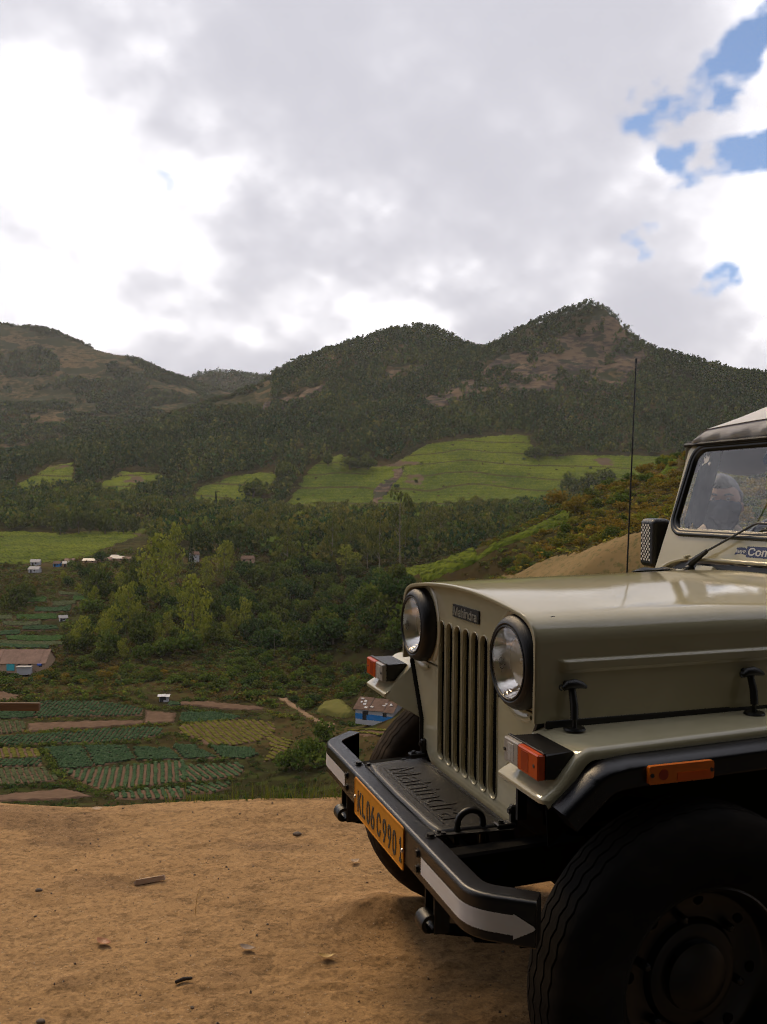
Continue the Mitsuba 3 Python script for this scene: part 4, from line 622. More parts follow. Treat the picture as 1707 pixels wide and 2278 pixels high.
lip = np.array([LineString(lip).interpolate(t, normalized=True).coords[0] for t in np.linspace(0, 1, 50)])
put(f'{WF}__base_bead', J(tube([WP(a, b2, .014) for a, b2 in lip], .0075, 8)), 'paint', 60)
put(f'{WF}__base_seal', J(onW(extr(Polygon([(-.60, .0), (-.52, .048), (0, .058), (.52, .048), (.60, .0)]), .01), -.006)), 'rubber', False)
seal_out = opening.buffer(.008); rows = []
for off, o in [(.008, .012), (.006, .020), (.0, .0235), (-.008, .021), (-.011, .017), (-.016, .0175), (-.022, .014), (-.026, .006), (-.026, .0)]:
    L = opening.buffer(off, quad_segs=8).exterior; st = L.project(Point(0, 2)) / L.length
    rows.append([WP(*L.interpolate((st + t) % 1, normalized=True).coords[0], o) for t in np.linspace(0, 1, 200, endpoint=False)])
put(f'{WF}__rubber_seal', J(loft(rows, closed=True)), 'rubber_seal', 50)
gl = opening.buffer(-.022)
def sheet(poly, o):
    m = extr(poly, .001); m.update_faces(m.face_normals[:, 2] > .9); m.remove_unreferenced_vertices(); return onW(m, o)
WS = put(f'{WF}__glass', J(sheet(gl, .004)), 'glass_pane')
put(f'{WF}__sunstrip', J(sheet(gl.intersection(shapely.box(-1, .421, 1, 1)), -.002)), 'sunstrip_film', label='dark tinted sun strip along the top of the glass')
wing = unary_union([Polygon([(-.545, .452), (-.556, .476), (-.540, .466), (-.545, .488), (-.530, .470), (-.524, .486), (-.520, .462), (-.528, .452), (-.540, .446)]), Polygon([(-.520, .446), (-.512, .454), (-.506, .446), (-.512, .438)]), Polygon([(-.555, .444), (-.545, .450), (-.55, .44)])])
put(f'{WF}__decal', J(onW(extr(wing, .0006), .0052)), 'white_decal', label='small white decal on the sun strip')
put(f'{WF}__round_sticker', J(onW(extr(Point(-.205, .452).buffer(.022), .0006), .0052)), 'sleeve_blue')
SG = put(f'{WF}__banner', J(onW(extr(unary_union([Polygon([(-.182, .126), (.12, .130), (.12, .088), (-.176, .087)]), Polygon([(-.236, .092), (-.228, .108), (-.232, .118), (-.215, .121), (-.195, .121), (-.18, .116), (-.18, .093), (-.195, .097), (-.213, .098)])]), .0006), .0122)), 'decal_blue', label='blue banner sticker under the windscreen')
put(f'{SG}__lettering', J([text_on('Com', .026, .105, WP(-.118, .1075, .0129), EY, ES, EO, .0006), ]), 'decal_silver')
put(f'{SG}__small_lettering', J([text_on('nayo', .0135, .046, WP(-.2065, .1075, .0129), EY, ES, EO, .0006, True)]), 'decal_silver')
WI = part('wiper', [tube([WP(-.440, .028, .030), WP(-.415, .050, .034), WP(-.353, .093, .036)], [.014, .014, .008], 8)], 'black_satin', 40)
put(f'{WI}__arm', J(tube([WP(-.36, .089, .036), WP(-.25, .149, .034), WP(-.160, .199, .032), WP(-.140, .206, .031), WP(-.06, .205, .030), WP(.06, .203, .028)], .0042, 8)), 'black_satin', 40)
put(f'{WI}__blade', J([tube([WP(-.125, .187, .018), WP(.30, .192, .016)], .006, 6), tube([WP(-.10, .194, .024), WP(.06, .203, .028), WP(.2, .196, .022)], .004, 6)]), 'rubber', 40)
put(f'{WI}__pivot', J([lathe([(.0005, .05), (.012, .048), (.014, .03), (.014, -.0)], [-1.115, -.432, 1.165], 'x', 16), cbox(WP(-.430, .018, .03), [.03, .03, .03], .006)]), 'black_satin', 40)
ang = np.linspace(0, np.pi, 12)
put(f'{WI}__motor_cover', J(hullm([WP(-.40 + dx, .010, .012 + dz) + np.array([0, 0, 0]) for dx, dz in [(0, 0)]] + [WP(-.35 + .055 * a, .020 + .024 * b2, .022 + .03 * c) for a in (-1, -.8, .8, 1) for b2 in (-1, .3) for c in ((-.6, .4) if abs(a) < .9 else (-.5, .0))] + [WP(-.35 + .045 * a, .020 + .030 * .6, .03) for a in (-1, 1)])), 'paint', 40)
for y in (-.475, .475): part('frame_knob', lathe([(.0005, .022), (.007, .020), (.008, .0)], WP(y, .069, .012), 'x', 12), 'paint', 30)

# canvas top
cy = np.linspace(-.672, .672, 90)
def hood_z(y): return 1.727 - .018 * (np.abs(y) / .57) ** 2
cr = []
for k, (u) in enumerate(np.linspace(0, 1, 10)):
    row = []
    for y in cy:
        edge = smooth01((np.abs(y) - .55) / .12)
        zt = hood_z(y) - .050 * edge
        wr = (.0045 * math.sin(y * 62 + 3 * math.sin(y * 9) - u * 2.6) + .003 * math.sin(y * 117 + 1.3 + 2.1 * u)) * math.sin(np.pi * min(u * 1.15 + .1, 1)) 
        row.append([-1.258 - .016 * u + .020 * math.sin(np.pi * min(1, u * 1.05)) + wr - .02 * edge * u, y * (1 - .10 * 0), 1.655 + (zt - 1.655) * u])
    cr.append(row)
CA = part('canvas_top', loft(cr), 'canvas', True, label='grey canvas roof with a wrinkled front valance')
rf = []
for x in np.concatenate([[-1.266, -1.29, -1.33, -1.40, -1.46], np.linspace(-1.5, -3.35, 18)]):
    k = min((-1.266 - x) / .26, 1.0); sag = .010 * math.sin(x * 6.2) * k
    rf.append([[x, y, (hood_z(y) - .050 * smooth01((abs(y) - .55) / .12)) + k * (.115 * (1 - (abs(y) / .69) ** 5) + sag * (1 - abs(y) / .7))] for y in cy])
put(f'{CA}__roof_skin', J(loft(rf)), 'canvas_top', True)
put(f'{CA}__header_bar', J([tube([[-1.262, -.674, 1.653], [-1.25, -.55, 1.654], [-1.25, .55, 1.654], [-1.262, .674, 1.653]], .008, 8), cbox([-1.285, -.668, 1.655], [.03, .02, .024], .004)]), 'rubber', 40)
sd = []
for x in np.linspace(-1.27, -3.35, 40):
    sd.append([[x, -.672, 1.67], [x, -.682 + .004 * math.sin(x * 30), 1.62], [x, -.684 + .004 * math.sin(x * 30), 1.56 - .03 * abs(math.sin(x * 9))]])
put(f'{CA}__side_valance', J([loft(sd), loft(np.array(sd) * [1, -1, 1])]), 'canvas', True)
for x in (-1.95, -3.3): part('roof_hoop', tube([[x, -.66, .9], [x, -.66, 1.62], [x, -.58, 1.70], [x, 0, 1.75], [x, .58, 1.70], [x, .66, 1.62], [x, .66, .9]], .014, 8), 'black_satin', 40)
# body tub
for s in (1, -1):
    tub = Polygon([(-1.05, .46), (-1.05, 1.06), (-1.30, 1.06), (-1.36, .80), (-1.95, .80), (-2.02, 1.02), (-3.35, 1.02), (-3.35, .62), (-3.14, .62), (-3.02, .80), (-2.50, .80), (-2.38, .62), (-2.30, .46)])
    part('body_side', frame(extr(tub, .012), [0, s * .655, 0], [1, 0, 0], [0, 0, 1], [0, -s, 0]), 'paint', 20)
part('floor', cbox([-2.2, 0, .56], [2.3, 1.28, .02], .004), 'underside', False)
part('tailgate', cbox([-3.35, 0, .80], [.02, 1.30, .42], .004), 'paint', 20)
part('dashboard', [cbox([-1.20, 0, 1.02], [.16, 1.24, .20], .02), cbox([-1.17, 0, 1.13], [.10, 1.2, .02], .006)], 'black_satin', 30)
for y in (-.36, .36): part('seat', [cbox([-1.78, y, .86], [.46, .46, .12], .03), cbox([-2.03, y, 1.12], [.10, .44, .46], .03, [[.97, 0, .2], [0, 1, 0], [-.2, 0, .97]])], 'fabric_dark', 30)
# steering wheel with a quilted blue cover
a = np.linspace(0, 2 * np.pi, 60, endpoint=False); SWc = np.array([-1.47, -.44, 1.215]); e1, e2 = np.array([0, 1, 0]), np.array([-.55, 0, .83]); e2 /= np.linalg.norm(e2)
SWm = loft([SWc + (.175 + (.014 + .002 * math.sin(q * 40)) * math.cos(b2)) * (math.cos(q) * e1 + math.sin(q) * e2) + (.014 + .002 * math.sin(q * 40)) * math.sin(b2) * np.cross(e1, e2) for b2 in np.linspace(0, 2 * np.pi, 10, endpoint=False)] for q in np.append(a, a[0]))if False else loft(np.array([[SWc + (.175 + (.014 + .002 * math.sin(q * 30)) * math.cos(b2)) * (math.cos(q) * e1 + math.sin(q) * e2) + (.014 + .002 * math.sin(q * 30)) * math.sin(b2) * np.cross(e1, e2) for b2 in np.linspace(0, 2 * np.pi, 10, endpoint=False)] for q in np.append(a, a[0])]), closed=True)
SW = part('steering_wheel', SWm, 'sleeve_blue', True, label='steering wheel in a pale blue quilted cover')
put(f'{SW}__column', J([tube([SWc, SWc + np.array([.26, 0, -.20])], .02, 10)] + [tube([SWc, SWc + .17 * (math.cos(q) * e1 + math.sin(q) * e2)], .008, 6) for q in (.2, np.pi - .2, -np.pi / 2)]), 'black_satin', 40)
# added dark blue sheet with a scalloped lower edge by the far door
cu = []
for x in np.linspace(-1.150, -1.240, 40):
    hem = 1.345 - .028 * abs(math.sin((x + 1.150) * 70)) ** .7
    cu.append([[x - .313 * (z - 1.345) - .055, -.600 + .006 * math.sin(x * 90), z] for z in np.linspace(1.64, hem, 8)])
part('side_curtain', loft(cu), 'sheet_blue', True, label='dark blue sheet with a scalloped lower edge')
# antenna, mirror
AN = part('antenna', tube([[-.897 - .03 * t * 1, -.535, 1.10 + .86 * t] for t in np.linspace(0, 1, 12)], np.linspace(.0034, .0024, 12), 6), 'black_satin', 60, label='thin black whip antenna')
put(f'{AN}__tip', J(tube([[-.927, -.535, 1.955], [-.927, -.535, 1.972]], .0042, 6)), 'black_satin', 40)
put(f'{AN}__base', J(tube([[-.897, -.535, .90], [-.897, -.535, 1.11]], [.010, .006], 8)), 'black_satin', 40)
Rm = np.array([[math.cos(-.22), -math.sin(-.22), 0], [math.sin(-.22), math.cos(-.22), 0], [0, 0, 1]]); Mc = np.array([-1.24, -.835, 1.250])
def rbox(c, s, r, R=np.eye(3)):
    s = np.array(s) / 2 - r; b2 = manifold3d.Manifold.sphere(r, 20); hu = manifold3d.Manifold.batch_hull([b2.translate([i * s[0], j * s[1], k * s[2]]) for i in (-1, 1) for j in (-1, 1) for k in (-1, 1)]).to_mesh()
    return tm(np.asarray(hu.vert_properties[:, :3]) @ np.asarray(R).T + np.array(c), hu.tri_verts)
MI = part('side_mirror', rbox(Mc, [.085, .135, .205], .022, Rm), 'black_satin', 40, label='black side mirror with a white checkered back')
net = []
for i in range(7):
    for j in range(14):
        if (i + j) % 2 == 0: net.append(frame(extr(rrect(.0118, .0095, .002, 2), .0016), Mc + Rm @ np.array([.0418, -.0405 + i * .0135, -.070 + j * .0112]), Rm @ [0, 1, 0], [0, 0, 1], Rm @ [1, 0, 0]))
put(f'{MI}__checkered_net', J(net), 'net_white', kind='stuff')
put(f'{MI}__bracket', J([tube([Mc + [.0, .02, -.09], Mc + [.03, .06, -.16], [-1.11, -.64, 1.06]], .011, 8), cbox([-1.12, -.655, 1.05], [.06, .02, .06], .004)]), 'black_satin', 40)
# ------------------------------------------------------------------ vegetation
def leaf_mat(name, diff=.55):
    mat(name, {'type': 'principledthin', 'base_color': {'type': 'mesh_attribute', 'name': 'vertex_color'}, 'roughness': .7, 'diff_trans': diff, 'eta': 1.12}, False)
leaf_mat('leaves')
mat('far_leaves', {'type': 'diffuse', 'reflectance': {'type': 'mesh_attribute', 'name': 'vertex_color'}})
pr('bark', mikit.proc(lambda p, n, uv: mikit.mix((.07, .055, .04), (.14, .115, .085), mikit.fbm(p.x * 2, p.y * 2, p.z * .7, 3))), rough=.9, spec=.1)
pr('pale_bark', (.17, .145, .105), rough=.85, spec=.1)
PAL = {'f': [(0.105, 0.129, 0.019), (0.188, 0.203, 0.029), (0.262, 0.258, 0.042)], 'e': [(0.054, 0.072, 0.018), (0.099, 0.110, 0.022), (0.162, 0.144, 0.032)], 'r': [(0.033, 0.053, 0.014), (0.063, 0.086, 0.019), (0.112, 0.120, 0.024)],
       'g': [(.022, .046, .015), (.042, .074, .022), (.070, .098, .026)], 'b': [(0.039, 0.069, 0.016), (0.078, 0.117, 0.021), (0.143, 0.163, 0.029)], 'd': [(0.021, 0.033, 0.013), (0.033, 0.050, 0.016), (0.045, 0.058, 0.019)], 'o': [(0.105, 0.093, 0.016), (0.188, 0.138, 0.022), (0.247, 0.151, 0.026)],
       'y': [(0.105, 0.124, 0.018), (0.165, 0.163, 0.022), (0.232, 0.198, 0.032)], 'm': [(.026, .042, .013), (.044, .062, .017), (.072, .078, .022)], 's': [(.044, .040, .012), (.085, .062, .02), (.06, .074, .016)]}
def clumps(centers, sizes, cols, rg, quads=True):
    n = len(centers)
    a = rg.normal(size=(n, 3)); a /= np.linalg.norm(a, axis=1, keepdims=True)
    b = np.cross(a, rg.normal(size=(n, 3))); b /= np.linalg.norm(b, axis=1, keepdims=True) + 1e-9
    s = np.asarray(sizes)[:, None]; asp = rg.uniform(.45, .9, (n, 1))
    if quads:
        v = np.stack([centers - a * s, centers + b * s * asp, centers + a * s, centers - b * s * asp], 1).reshape(-1, 3)
        i = np.arange(n) * 4; f = np.concatenate([np.stack([i, i + 1, i + 2], 1), np.stack([i, i + 2, i + 3], 1)]); k = 4
    else:
        v = np.stack([centers - a * s, centers + b * s * asp + a * s * .3, centers + a * s * .4 - b * s * asp], 1).reshape(-1, 3)
        i = np.arange(n) * 3; f = np.stack([i, i + 1, i + 2], 1); k = 3
    return v, f, np.repeat(cols, k, axis=0)
def crown(kind, rg, n, pal, size):
    """leaf clumps of one crown in a unit box: height 1, width 1"""
    if kind == 'f':
        L = [(rg.normal(0, .13), rg.normal(0, .13), z, .16 + .20 * math.sin(np.pi * min(max((z - .10) / .9, .08), .95)) * rg.uniform(.7, 1.2), .09) for z in np.linspace(.16, .95, 13)]
    elif kind == 'e':
        L = [(rg.normal(0, .20), rg.normal(0, .20), z, rg.uniform(.16, .30) * (1.1 - .5 * (z - .45)), .055) for z in np.linspace(.42, .95, 11)]
    elif kind == 'd':
        L = [(0, 0, z, .48 * (1.02 - z) ** .7, .10) for z in np.linspace(.12, .95, 9)]
    else:
        L = []
        for _ in range(12):
            a, r = rg.uniform(0, 2 * np.pi), .33 * math.sqrt(rg.uniform()); z = .30 + .45 * rg.uniform() * (1 - (r / .45) ** 2)
            L.append((r * math.cos(a), r * math.sin(a), z, rg.uniform(.17, .27), rg.uniform(.13, .20)))
    L = np.array(L); idx = rg.integers(0, len(L), n); l = L[idx]
    d = rg.normal(size=(n, 3)); d /= np.linalg.norm(d, axis=1, keepdims=True); rad = rg.uniform(.55, 1.08, n) ** .6
    c = np.stack([l[:, 0] + d[:, 0] * l[:, 3] * rad, l[:, 1] + d[:, 1] * l[:, 3] * rad, l[:, 2] + d[:, 2] * l[:, 4] * rad * 1.25], 1)
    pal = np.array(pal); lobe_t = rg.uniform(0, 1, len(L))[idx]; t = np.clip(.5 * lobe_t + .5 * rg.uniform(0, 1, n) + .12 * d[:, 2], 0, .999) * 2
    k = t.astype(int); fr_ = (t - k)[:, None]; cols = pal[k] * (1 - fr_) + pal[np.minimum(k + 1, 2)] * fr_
    return clumps(c, size * rg.uniform(.6, 1.3, n), cols * rg.uniform(.8, 1.2, (n, 1)), rg)
def trunk_mesh(kind, rg):
    top = {'f': .85, 'e': .93, 'r': .55, 'd': .8, 'p': 1.0}.get(kind, .5); r0 = {'e': .030, 'f': .026, 'p': .10}.get(kind, .035)
    p = np.array([[.02 * math.sin(3 * t) * (kind != 'p'), .015 * math.sin(4 * t + 1), t * top] for t in np.linspace(-.06, 1, 6)])
    ms = [tube(p, np.linspace(r0, r0 * .35, 6), 6)]
    if kind in 'erf':
        for _ in range(5):
            z = rg.uniform(.35, .8) * top; a = rg.uniform(0, 6.28); ms.append(tube([[0, 0, z], [.14 * math.cos(a), .14 * math.sin(a), z + .05], [.28 * math.cos(a), .28 * math.sin(a), z + .11]], [r0 * .45, r0 * .3, r0 * .15], 4))
    return cat_m(ms)
VAR = {}
def variants(kind, shape, n, size, nv=4, seed=0, m='leaves'):
    out = []
    for i in range(nv):
        rg = np.random.default_rng(1000 * seed + i); v, f, c = crown(shape, rg, n, PAL[kind], size)
        out.append((PLY((v, f), m, color=c), PLY(trunk_mesh(shape, rg), 'pale_bark' if shape == 'e' else 'bark', smooth=True)))
    VAR[kind] = out
variants('f', 'f', 900, .036, 4, 1); variants('e', 'e', 520, .040, 5, 2); variants('r', 'r', 620, .060, 5, 3); variants('g', 'r', 620, .060, 4, 9); variants('b', 'r', 620, .062, 4, 4); variants('d', 'd', 380, .06, 2, 5); variants('o', 'r', 420, .062, 5, 6); variants('y', 'r', 420, .060, 3, 7)
def place(name, kind, x, y, h, w, label, cat='tree', group=None, z=None, sink=.3, vi=None):
    key = numbered(name); z = float(hgt(x, y).ravel()[0]) if z is None else z
    rr = np.random.default_rng(int(abs(x * 131 + y * 17)) % 100000); W = T4().translate([x, y, z - sink]).rotate([0, 0, 1], rr.uniform(0, 360)).scale([w, w, h])
    cr_, tr_ = VAR[kind][(vi if vi is not None else rr.integers(0, 99)) % len(VAR[kind])]
    scene[f'{key}__crown'] = {**cr_, 'to_world': W}
    if kind not in 'boy': scene[f'{key}__trunk'] = {**tr_, 'to_world': W}
    tag(key, label, cat, group)
    return key
KL = {'f': ('feathery_tree', 'feathery yellow green tree on the knoll left of the jeep', 'feathery trees on the knoll'), 'r': ('round_tree', 'dark green round crowned tree in the valley', 'round crowned valley trees'),
      'e': ('tall_tree', 'slender tall tree with a bare pale trunk before the tea slope', 'slender trees before the tea slope'), 'd': ('dark_cypress', 'narrow dark tree standing alone among paler trees', 'narrow dark trees'), 'b': ('leafy_bush', 'leafy green bush on the valley slope', 'leafy bushes on the slope'), 'o': ('rusty_shrub', 'rusty orange shrub on the hillside behind the jeep', 'rusty shrubs on the right hillside')}
SP = {0: 'tallest pale feathery tree at the middle of the knoll', 3: 'large yellow green tree standing in front of the knoll slope', 20: 'tallest slender tree in the valley, its crown overlapping the bright tea slope', 21: 'slender tree with a long bare pale trunk left of the tallest one', 1: 'upright feathery tree at the back of the knoll beside the white house', 27: 'round bush at the brow above the grassy bank',
      24: 'broad pale tree on the far side of the ravine'}
KC = {'o': 'rust orange', 'y': 'yellow olive', 'b': 'fresh green', 'r': 'dark green', 'g': 'bluish green', 'e': 'olive', 'f': 'pale feathery', 's': 'brown', 'd': 'blackish'}
def spread(noun, area, items, name, cat, group, suffix=''):
    """place many alike plants; each label says its colour and where in its group it stands"""
    az = np.array([q[1] / q[2] for q in items]); el = np.array([(float(hgt(q[1], q[2]).ravel()[0]) - CAMZ) / q[2] for q in items]); hh = np.array([q[3] for q in items])
    ra, re, rh = az.argsort().argsort() / len(az), el.argsort().argsort() / len(az), hh.argsort().argsort() / len(az)
    H5 = ['far left', 'left', 'left of the middle', 'middle', 'right of the middle', 'right', 'far right']; V4 = ['lowest', 'lower', 'upper', 'highest']; S3 = ['small', 'middling', 'big']
    for i, (k, x, y, h, w) in enumerate(items):
        place(name, k, x, y, h, w, f'{S3[int(rh[i] * 3)]} {KC[k]} {noun}, {V4[int(re[i] * 4)]} row, {H5[int(ra[i] * 7)]} of {area}', cat=cat, group=group)
rest = {}
for i, (x, y, h, w, k) in enumerate(T['TREES']):
    if k == 'p':
        key = numbered('wooden_pole'); scene[key] = PLY(trunk_mesh('p', rng), 'pale_bark', smooth=True, to_world=T4().translate([x, y, float(hgt(x, y).ravel()[0]) - .2]).scale([.9, .9, h])); tag(key, 'bare wooden pole standing on the brown bank below the ravine', 'pole')
    elif i in SP: place(KL[k][0], k, x, y, h, w, SP[i])
    else: rest.setdefault(k, []).append((k, x, y, h, w))
for k, L in rest.items(): spread(KL[k][0].split('_')[-1] if k in 'bo' else 'lone tree', 'the valley', L, KL[k][0], 'bush' if k == 'b' else ('shrub' if k == 'o' else 'tree'), KL[k][2])
def scatter(poly, n, seed, gap):
    rg = np.random.default_rng(seed); p = Polygon(poly).buffer(0); x0, y0, x1, y1 = p.bounds; out = []
    for _ in range(n * 60):
        x, y = rg.uniform(x0, x1), rg.uniform(y0, y1)
        if len(out) >= n: break
        if shapely.contains_xy(p, x, y) and all((x - a) ** 2 + (y - b) ** 2 > gap ** 2 for a, b in out): out.append((x, y))
    return out, rg
pts, rg = scatter(T['FOREST']['ravine'], 150, 11, 5.6); L = []
for x, y in pts: k = 'rgrgb'[rg.integers(0, 5)]; h = rg.uniform(7, 12.5); L.append((k, x, y, h, h * rg.uniform(.85, 1.15)))
spread('rounded tree', 'the ravine', L, 'ravine_tree', 'tree', 'dark trees in the ravine')
pts, rg = scatter(T['FOREST']['belt'], 110, 12, 9); L = []
for x, y in pts: k = 'eeeeer'[rg.integers(0, 6)]; h = rg.uniform(13, 20) if k == 'e' else rg.uniform(9, 13); L.append((k, x, y, h, h * (rg.uniform(.48, .68) if k == 'e' else 1.0)))
spread('tree', 'the wooded belt', L, 'belt_tree', 'tree', 'trees of the wooded belt')
pts, rg = scatter(T['FOREST']['leftbelt'], 90, 13, 10); L = []
for x, y in pts: k = 'errg'[rg.integers(0, 4)]; h = rg.uniform(12, 20); L.append((k, x, y, h, h * rg.uniform(.7, 1.0)))
spread('tree', 'the far belt', L, 'far_left_tree', 'tree', 'trees behind the flat tea field')
pts, rg = scatter(T['FOREST']['knoll'], 80, 14, 5); L = []
for x, y in pts: k = 'rbrgbf'[rg.integers(0, 6)]; h = rg.uniform(4, 9); L.append((k, x, y, h, h * (rg.uniform(.9, 1.3) if k != 'f' else .6)))
spread('bushy tree', 'the knoll', L, 'knoll_tree', 'tree', 'low growth on the knoll')
pts, rg = scatter(T['FOREST']['spur'], 300, 15, 3.4); L = []
CR_ = Polygon(T['TEA'][5]).buffer(2); GS_ = Polygon(T['GRASS']).buffer(0)
for x, y in pts:
    if CR_.contains(Point(x, y)) or (GS_.contains(Point(x, y)) and rg.uniform() < .985): continue
    k = 'oooybyr'[rg.integers(0, 7)]; h = rg.uniform(2.2, 5.0); L.append((k, x, y, h, h * rg.uniform(1.0, 1.4)))
spread('shrub', 'the right hillside', L, 'hillside_shrub', 'shrub', 'shrubs on the right hillside')
pts, rg = scatter(T['TEA'][2], 16, 21, 22); L = []
for x, y in pts: h = rg.uniform(4, 9); L.append(('rge'[rg.integers(0, 3)], x, y, h, h * .9))
spread('tree', 'the broad bright tea slope', L, 'tea_slope_tree', 'tree', 'single trees on the tea slope')
pts, rg = scatter(T['FOREST']['villages'], 26, 16, 6); L = []
for x, y in pts: h = rg.uniform(4, 9); L.append(('rgfb'[rg.integers(0, 4)], x, y, h, h * .9))
spread('tree', 'the village', L, 'village_tree', 'tree', 'trees among the village houses')

# forest on the mountains: too many to count
def forest(name, xy, hrange, n_tri, pal, shape, seed, aspect=.55, size=.16):
    rg = np.random.default_rng(seed); NV = 7; base = []
    for i in range(NV):
        v, f, c = crown(shape, np.random.default_rng(seed * 77 + i), n_tri, PAL[pal[i % len(pal)]], size); base.append((v, f, c))
    V, F, C, off = [], [], [], 0
    z = hgt(xy[:, 0], xy[:, 1]); which = rg.integers(0, NV, len(xy)); h = rg.uniform(*hrange, len(xy)); ang = rg.uniform(0, 6.28, len(xy)); pt = meshkit.fbm(np.stack([xy[:, 0] / 55, xy[:, 1] / 75, 0 * xy[:, 0]], -1), 4, seed)
    tint = (rg.uniform(.82, 1.18, (len(xy), 1, 1)) * (.55 + .9 * pt)[:, None, None]) * (np.array([1.0, 1.0, 1.0]) + (rg.normal(0, .10, (len(xy), 1)) + .5 * (pt[:, None] - .5)) * np.array([1.0, .1, -.2]))[:, None, :]
    for i in range(NV):
        s = which == i; v, f, c = base[i]; n = s.sum()
        if not n: continue
        ca, sa = np.cos(ang[s])[:, None], np.sin(ang[s])[:, None]; w = (h[s] * aspect * rg.uniform(.8, 1.25, n))[:, None]
        vv = np.stack([(v[None, :, 0] * ca - v[None, :, 1] * sa) * w + xy[s, 0][:, None], (v[None, :, 0] * sa + v[None, :, 1] * ca) * w + xy[s, 1][:, None], v[None, :, 2] * h[s][:, None] + z[s][:, None] - h[s][:, None] * .12], -1)
        ff = f[None] + (np.arange(n) * len(v))[:, None, None] + off; V.append(vv.reshape(-1, 3)); F.append(ff.reshape(-1, 3)); C.append(np.clip(c[None] * tint[s], 0, 1).reshape(-1, 3)); off += n * len(v)
    return (np.concatenate(V), np.concatenate(F)), np.concatenate(C)
def sample_xy(n, y0, y1, a0, a1, seed):
    rg = np.random.default_rng(seed); y = np.sqrt(rg.uniform(y0 ** 2, y1 ** 2, n)); return np.stack([rg.uniform(a0, a1, n) * y, y], 1)
TEAU = unary_union([Polygon(p).buffer(0) for p in T['TEA']])
def noise2(xy, s, seed): return meshkit.fbm(np.stack([xy[:, 0] / s, xy[:, 1] / s, 0 * xy[:, 0]], -1), 4, seed)
xy = sample_xy(29000, 930, 1720, -.52, .75, 101)
ok = ~shapely.contains_xy(TEAU.buffer(4), xy[:, 0], xy[:, 1]); rk = shapely.contains_xy(ROCKP, xy[:, 0], xy[:, 1]); rg = np.random.default_rng(5)
ok &= ~rk | (noise2(xy, 40, 3) > .60)
left_low = (xy[:, 1] > 1350) & (xy[:, 0] / xy[:, 1] < -.13); ok &= ~left_low
m, c = forest('m', xy[ok], (9, 16), 26, 'mgmrmme', 'e', 31, .78, .15)
put('mountain_forest', m, 'far_leaves', False, label='dense dark forest covering the peak and the slope below it', cat='forest', kind='stuff', color=c)
xy = sample_xy(24000, 1250, 2700, -.60, -.08, 102)
dn = noise2(xy, 130, 7); hi = hgt(xy[:, 0], xy[:, 1]); ok = (dn > .34 + np.clip((hi - 130) / 1400, 0, .14)); ok &= ~shapely.contains_xy(TEAU.buffer(4), xy[:, 0], xy[:, 1])
m, c = forest('l', xy[ok], (8, 15), 20, 'mrmdmms', 'r', 32, .95, .20)
put('left_mountain_forest', m, 'far_leaves', False, label='scattered woodland over the brown left mountain', cat='forest', kind='stuff', color=c)
xy = sample_xy(3500, 2500, 3150, -.30, -.03, 103)
m, c = forest('s', xy, (12, 20), 16, 'mmrm', 'e', 33, .7, .2)
put('saddle_forest', m, 'far_leaves', False, label='hazy forest on the farthest ridge between the mountains', cat='forest', kind='stuff', color=c)
xy = sample_xy(5200, 470, 960, -.46, .36, 104)
ok = ~shapely.contains_xy(TEAU.buffer(3), xy[:, 0], xy[:, 1]); vb = unary_union([Point(*q).buffer(14) for q in T['HOUSES']]); ok &= ~shapely.contains_xy(vb, xy[:, 0], xy[:, 1])
a = xy[:, 0] / xy[:, 1]; ok &= ~((a < -.27) & (xy[:, 1] < 640) & (noise2(xy, 60, 9) < .62)) & (noise2(xy, 45, 10) > .34)
m, c = forest('v', xy[ok], (9, 17), 44, 'eremgbe', 'e', 34, .75, .11)
put('valley_woodland', m, 'leaves', False, label='continuous olive woodland behind the wooded belt', cat='forest', kind='stuff', color=c)

# undergrowth
CROPS = unary_union([Polygon(p).buffer(.5) for L in T['CROPS'].values() for p in L] + [Polygon(p).buffer(.5) for p in T['TERR']] + [Polygon(T['PATH']).buffer(.3), Polygon(T['MOUND']).buffer(0)])
AVOID = unary_union([CROPS.buffer(.6), TEAU.buffer(2.5), vb.buffer(-6), Polygon(T['GRASS']).buffer(-2)])
def undergrowth(name, n, y0, y1, a0, a1, seed, hr, tri, pal, label, size, asp=1.5, avoid=True, dens=None):
    xy = sample_xy(n, y0, y1, a0, a1, seed)
    ok = ~shapely.contains_xy(AVOID, xy[:, 0], xy[:, 1]) if avoid else np.ones(len(xy), bool)
    if dens: ok &= dens(xy)
    m, c = forest(name, xy[ok], hr, tri, pal, 'r', seed, asp, size); put(name, m, 'leaves', False, label=label, cat='undergrowth', kind='stuff', color=c)
undergrowth('field_edge_growth', 4200, 118, 222, -.50, .16, 109, (.25, .9), 18, 'bsgbsgb', 'low green growth on the banks between the field plots', .14, 1.8)
undergrowth('valley_undergrowth', 3600, 205, 300, -.50, .16, 105, (.5, 2.4), 22, 'sbssrbg', 'brown green scrub between fields and knoll', .13, 1.6)
undergrowth('terrace_undergrowth', 4200, 300, 520, -.50, .14, 106, (1.5, 4.0), 20, 'sbrgrs', 'dark scrub on the terraces and around the ravine', .14, 1.4, dens=lambda q: ~((q[:, 0] / q[:, 1] < -.345) & (q[:, 1] < 455)) | (noise2(q, 9, 4) > .62))
undergrowth('terrace_bank_growth', 5000, 285, 480, -.50, -.32, 110, (.4, 1.5), 18, 'bsgsbrs', 'dark low growth on the banks between the terrace strips', .15, 1.8)
undergrowth('spur_undergrowth', 4200, 120, 300, .08, .60, 107, (.5, 2.0), 22, 'oysoyb', 'rusty low growth on the right hillside', .14, 1.6)
pts, rg = scatter(T['FOREST']['scrub'], 150, 17, 2.6); L = []
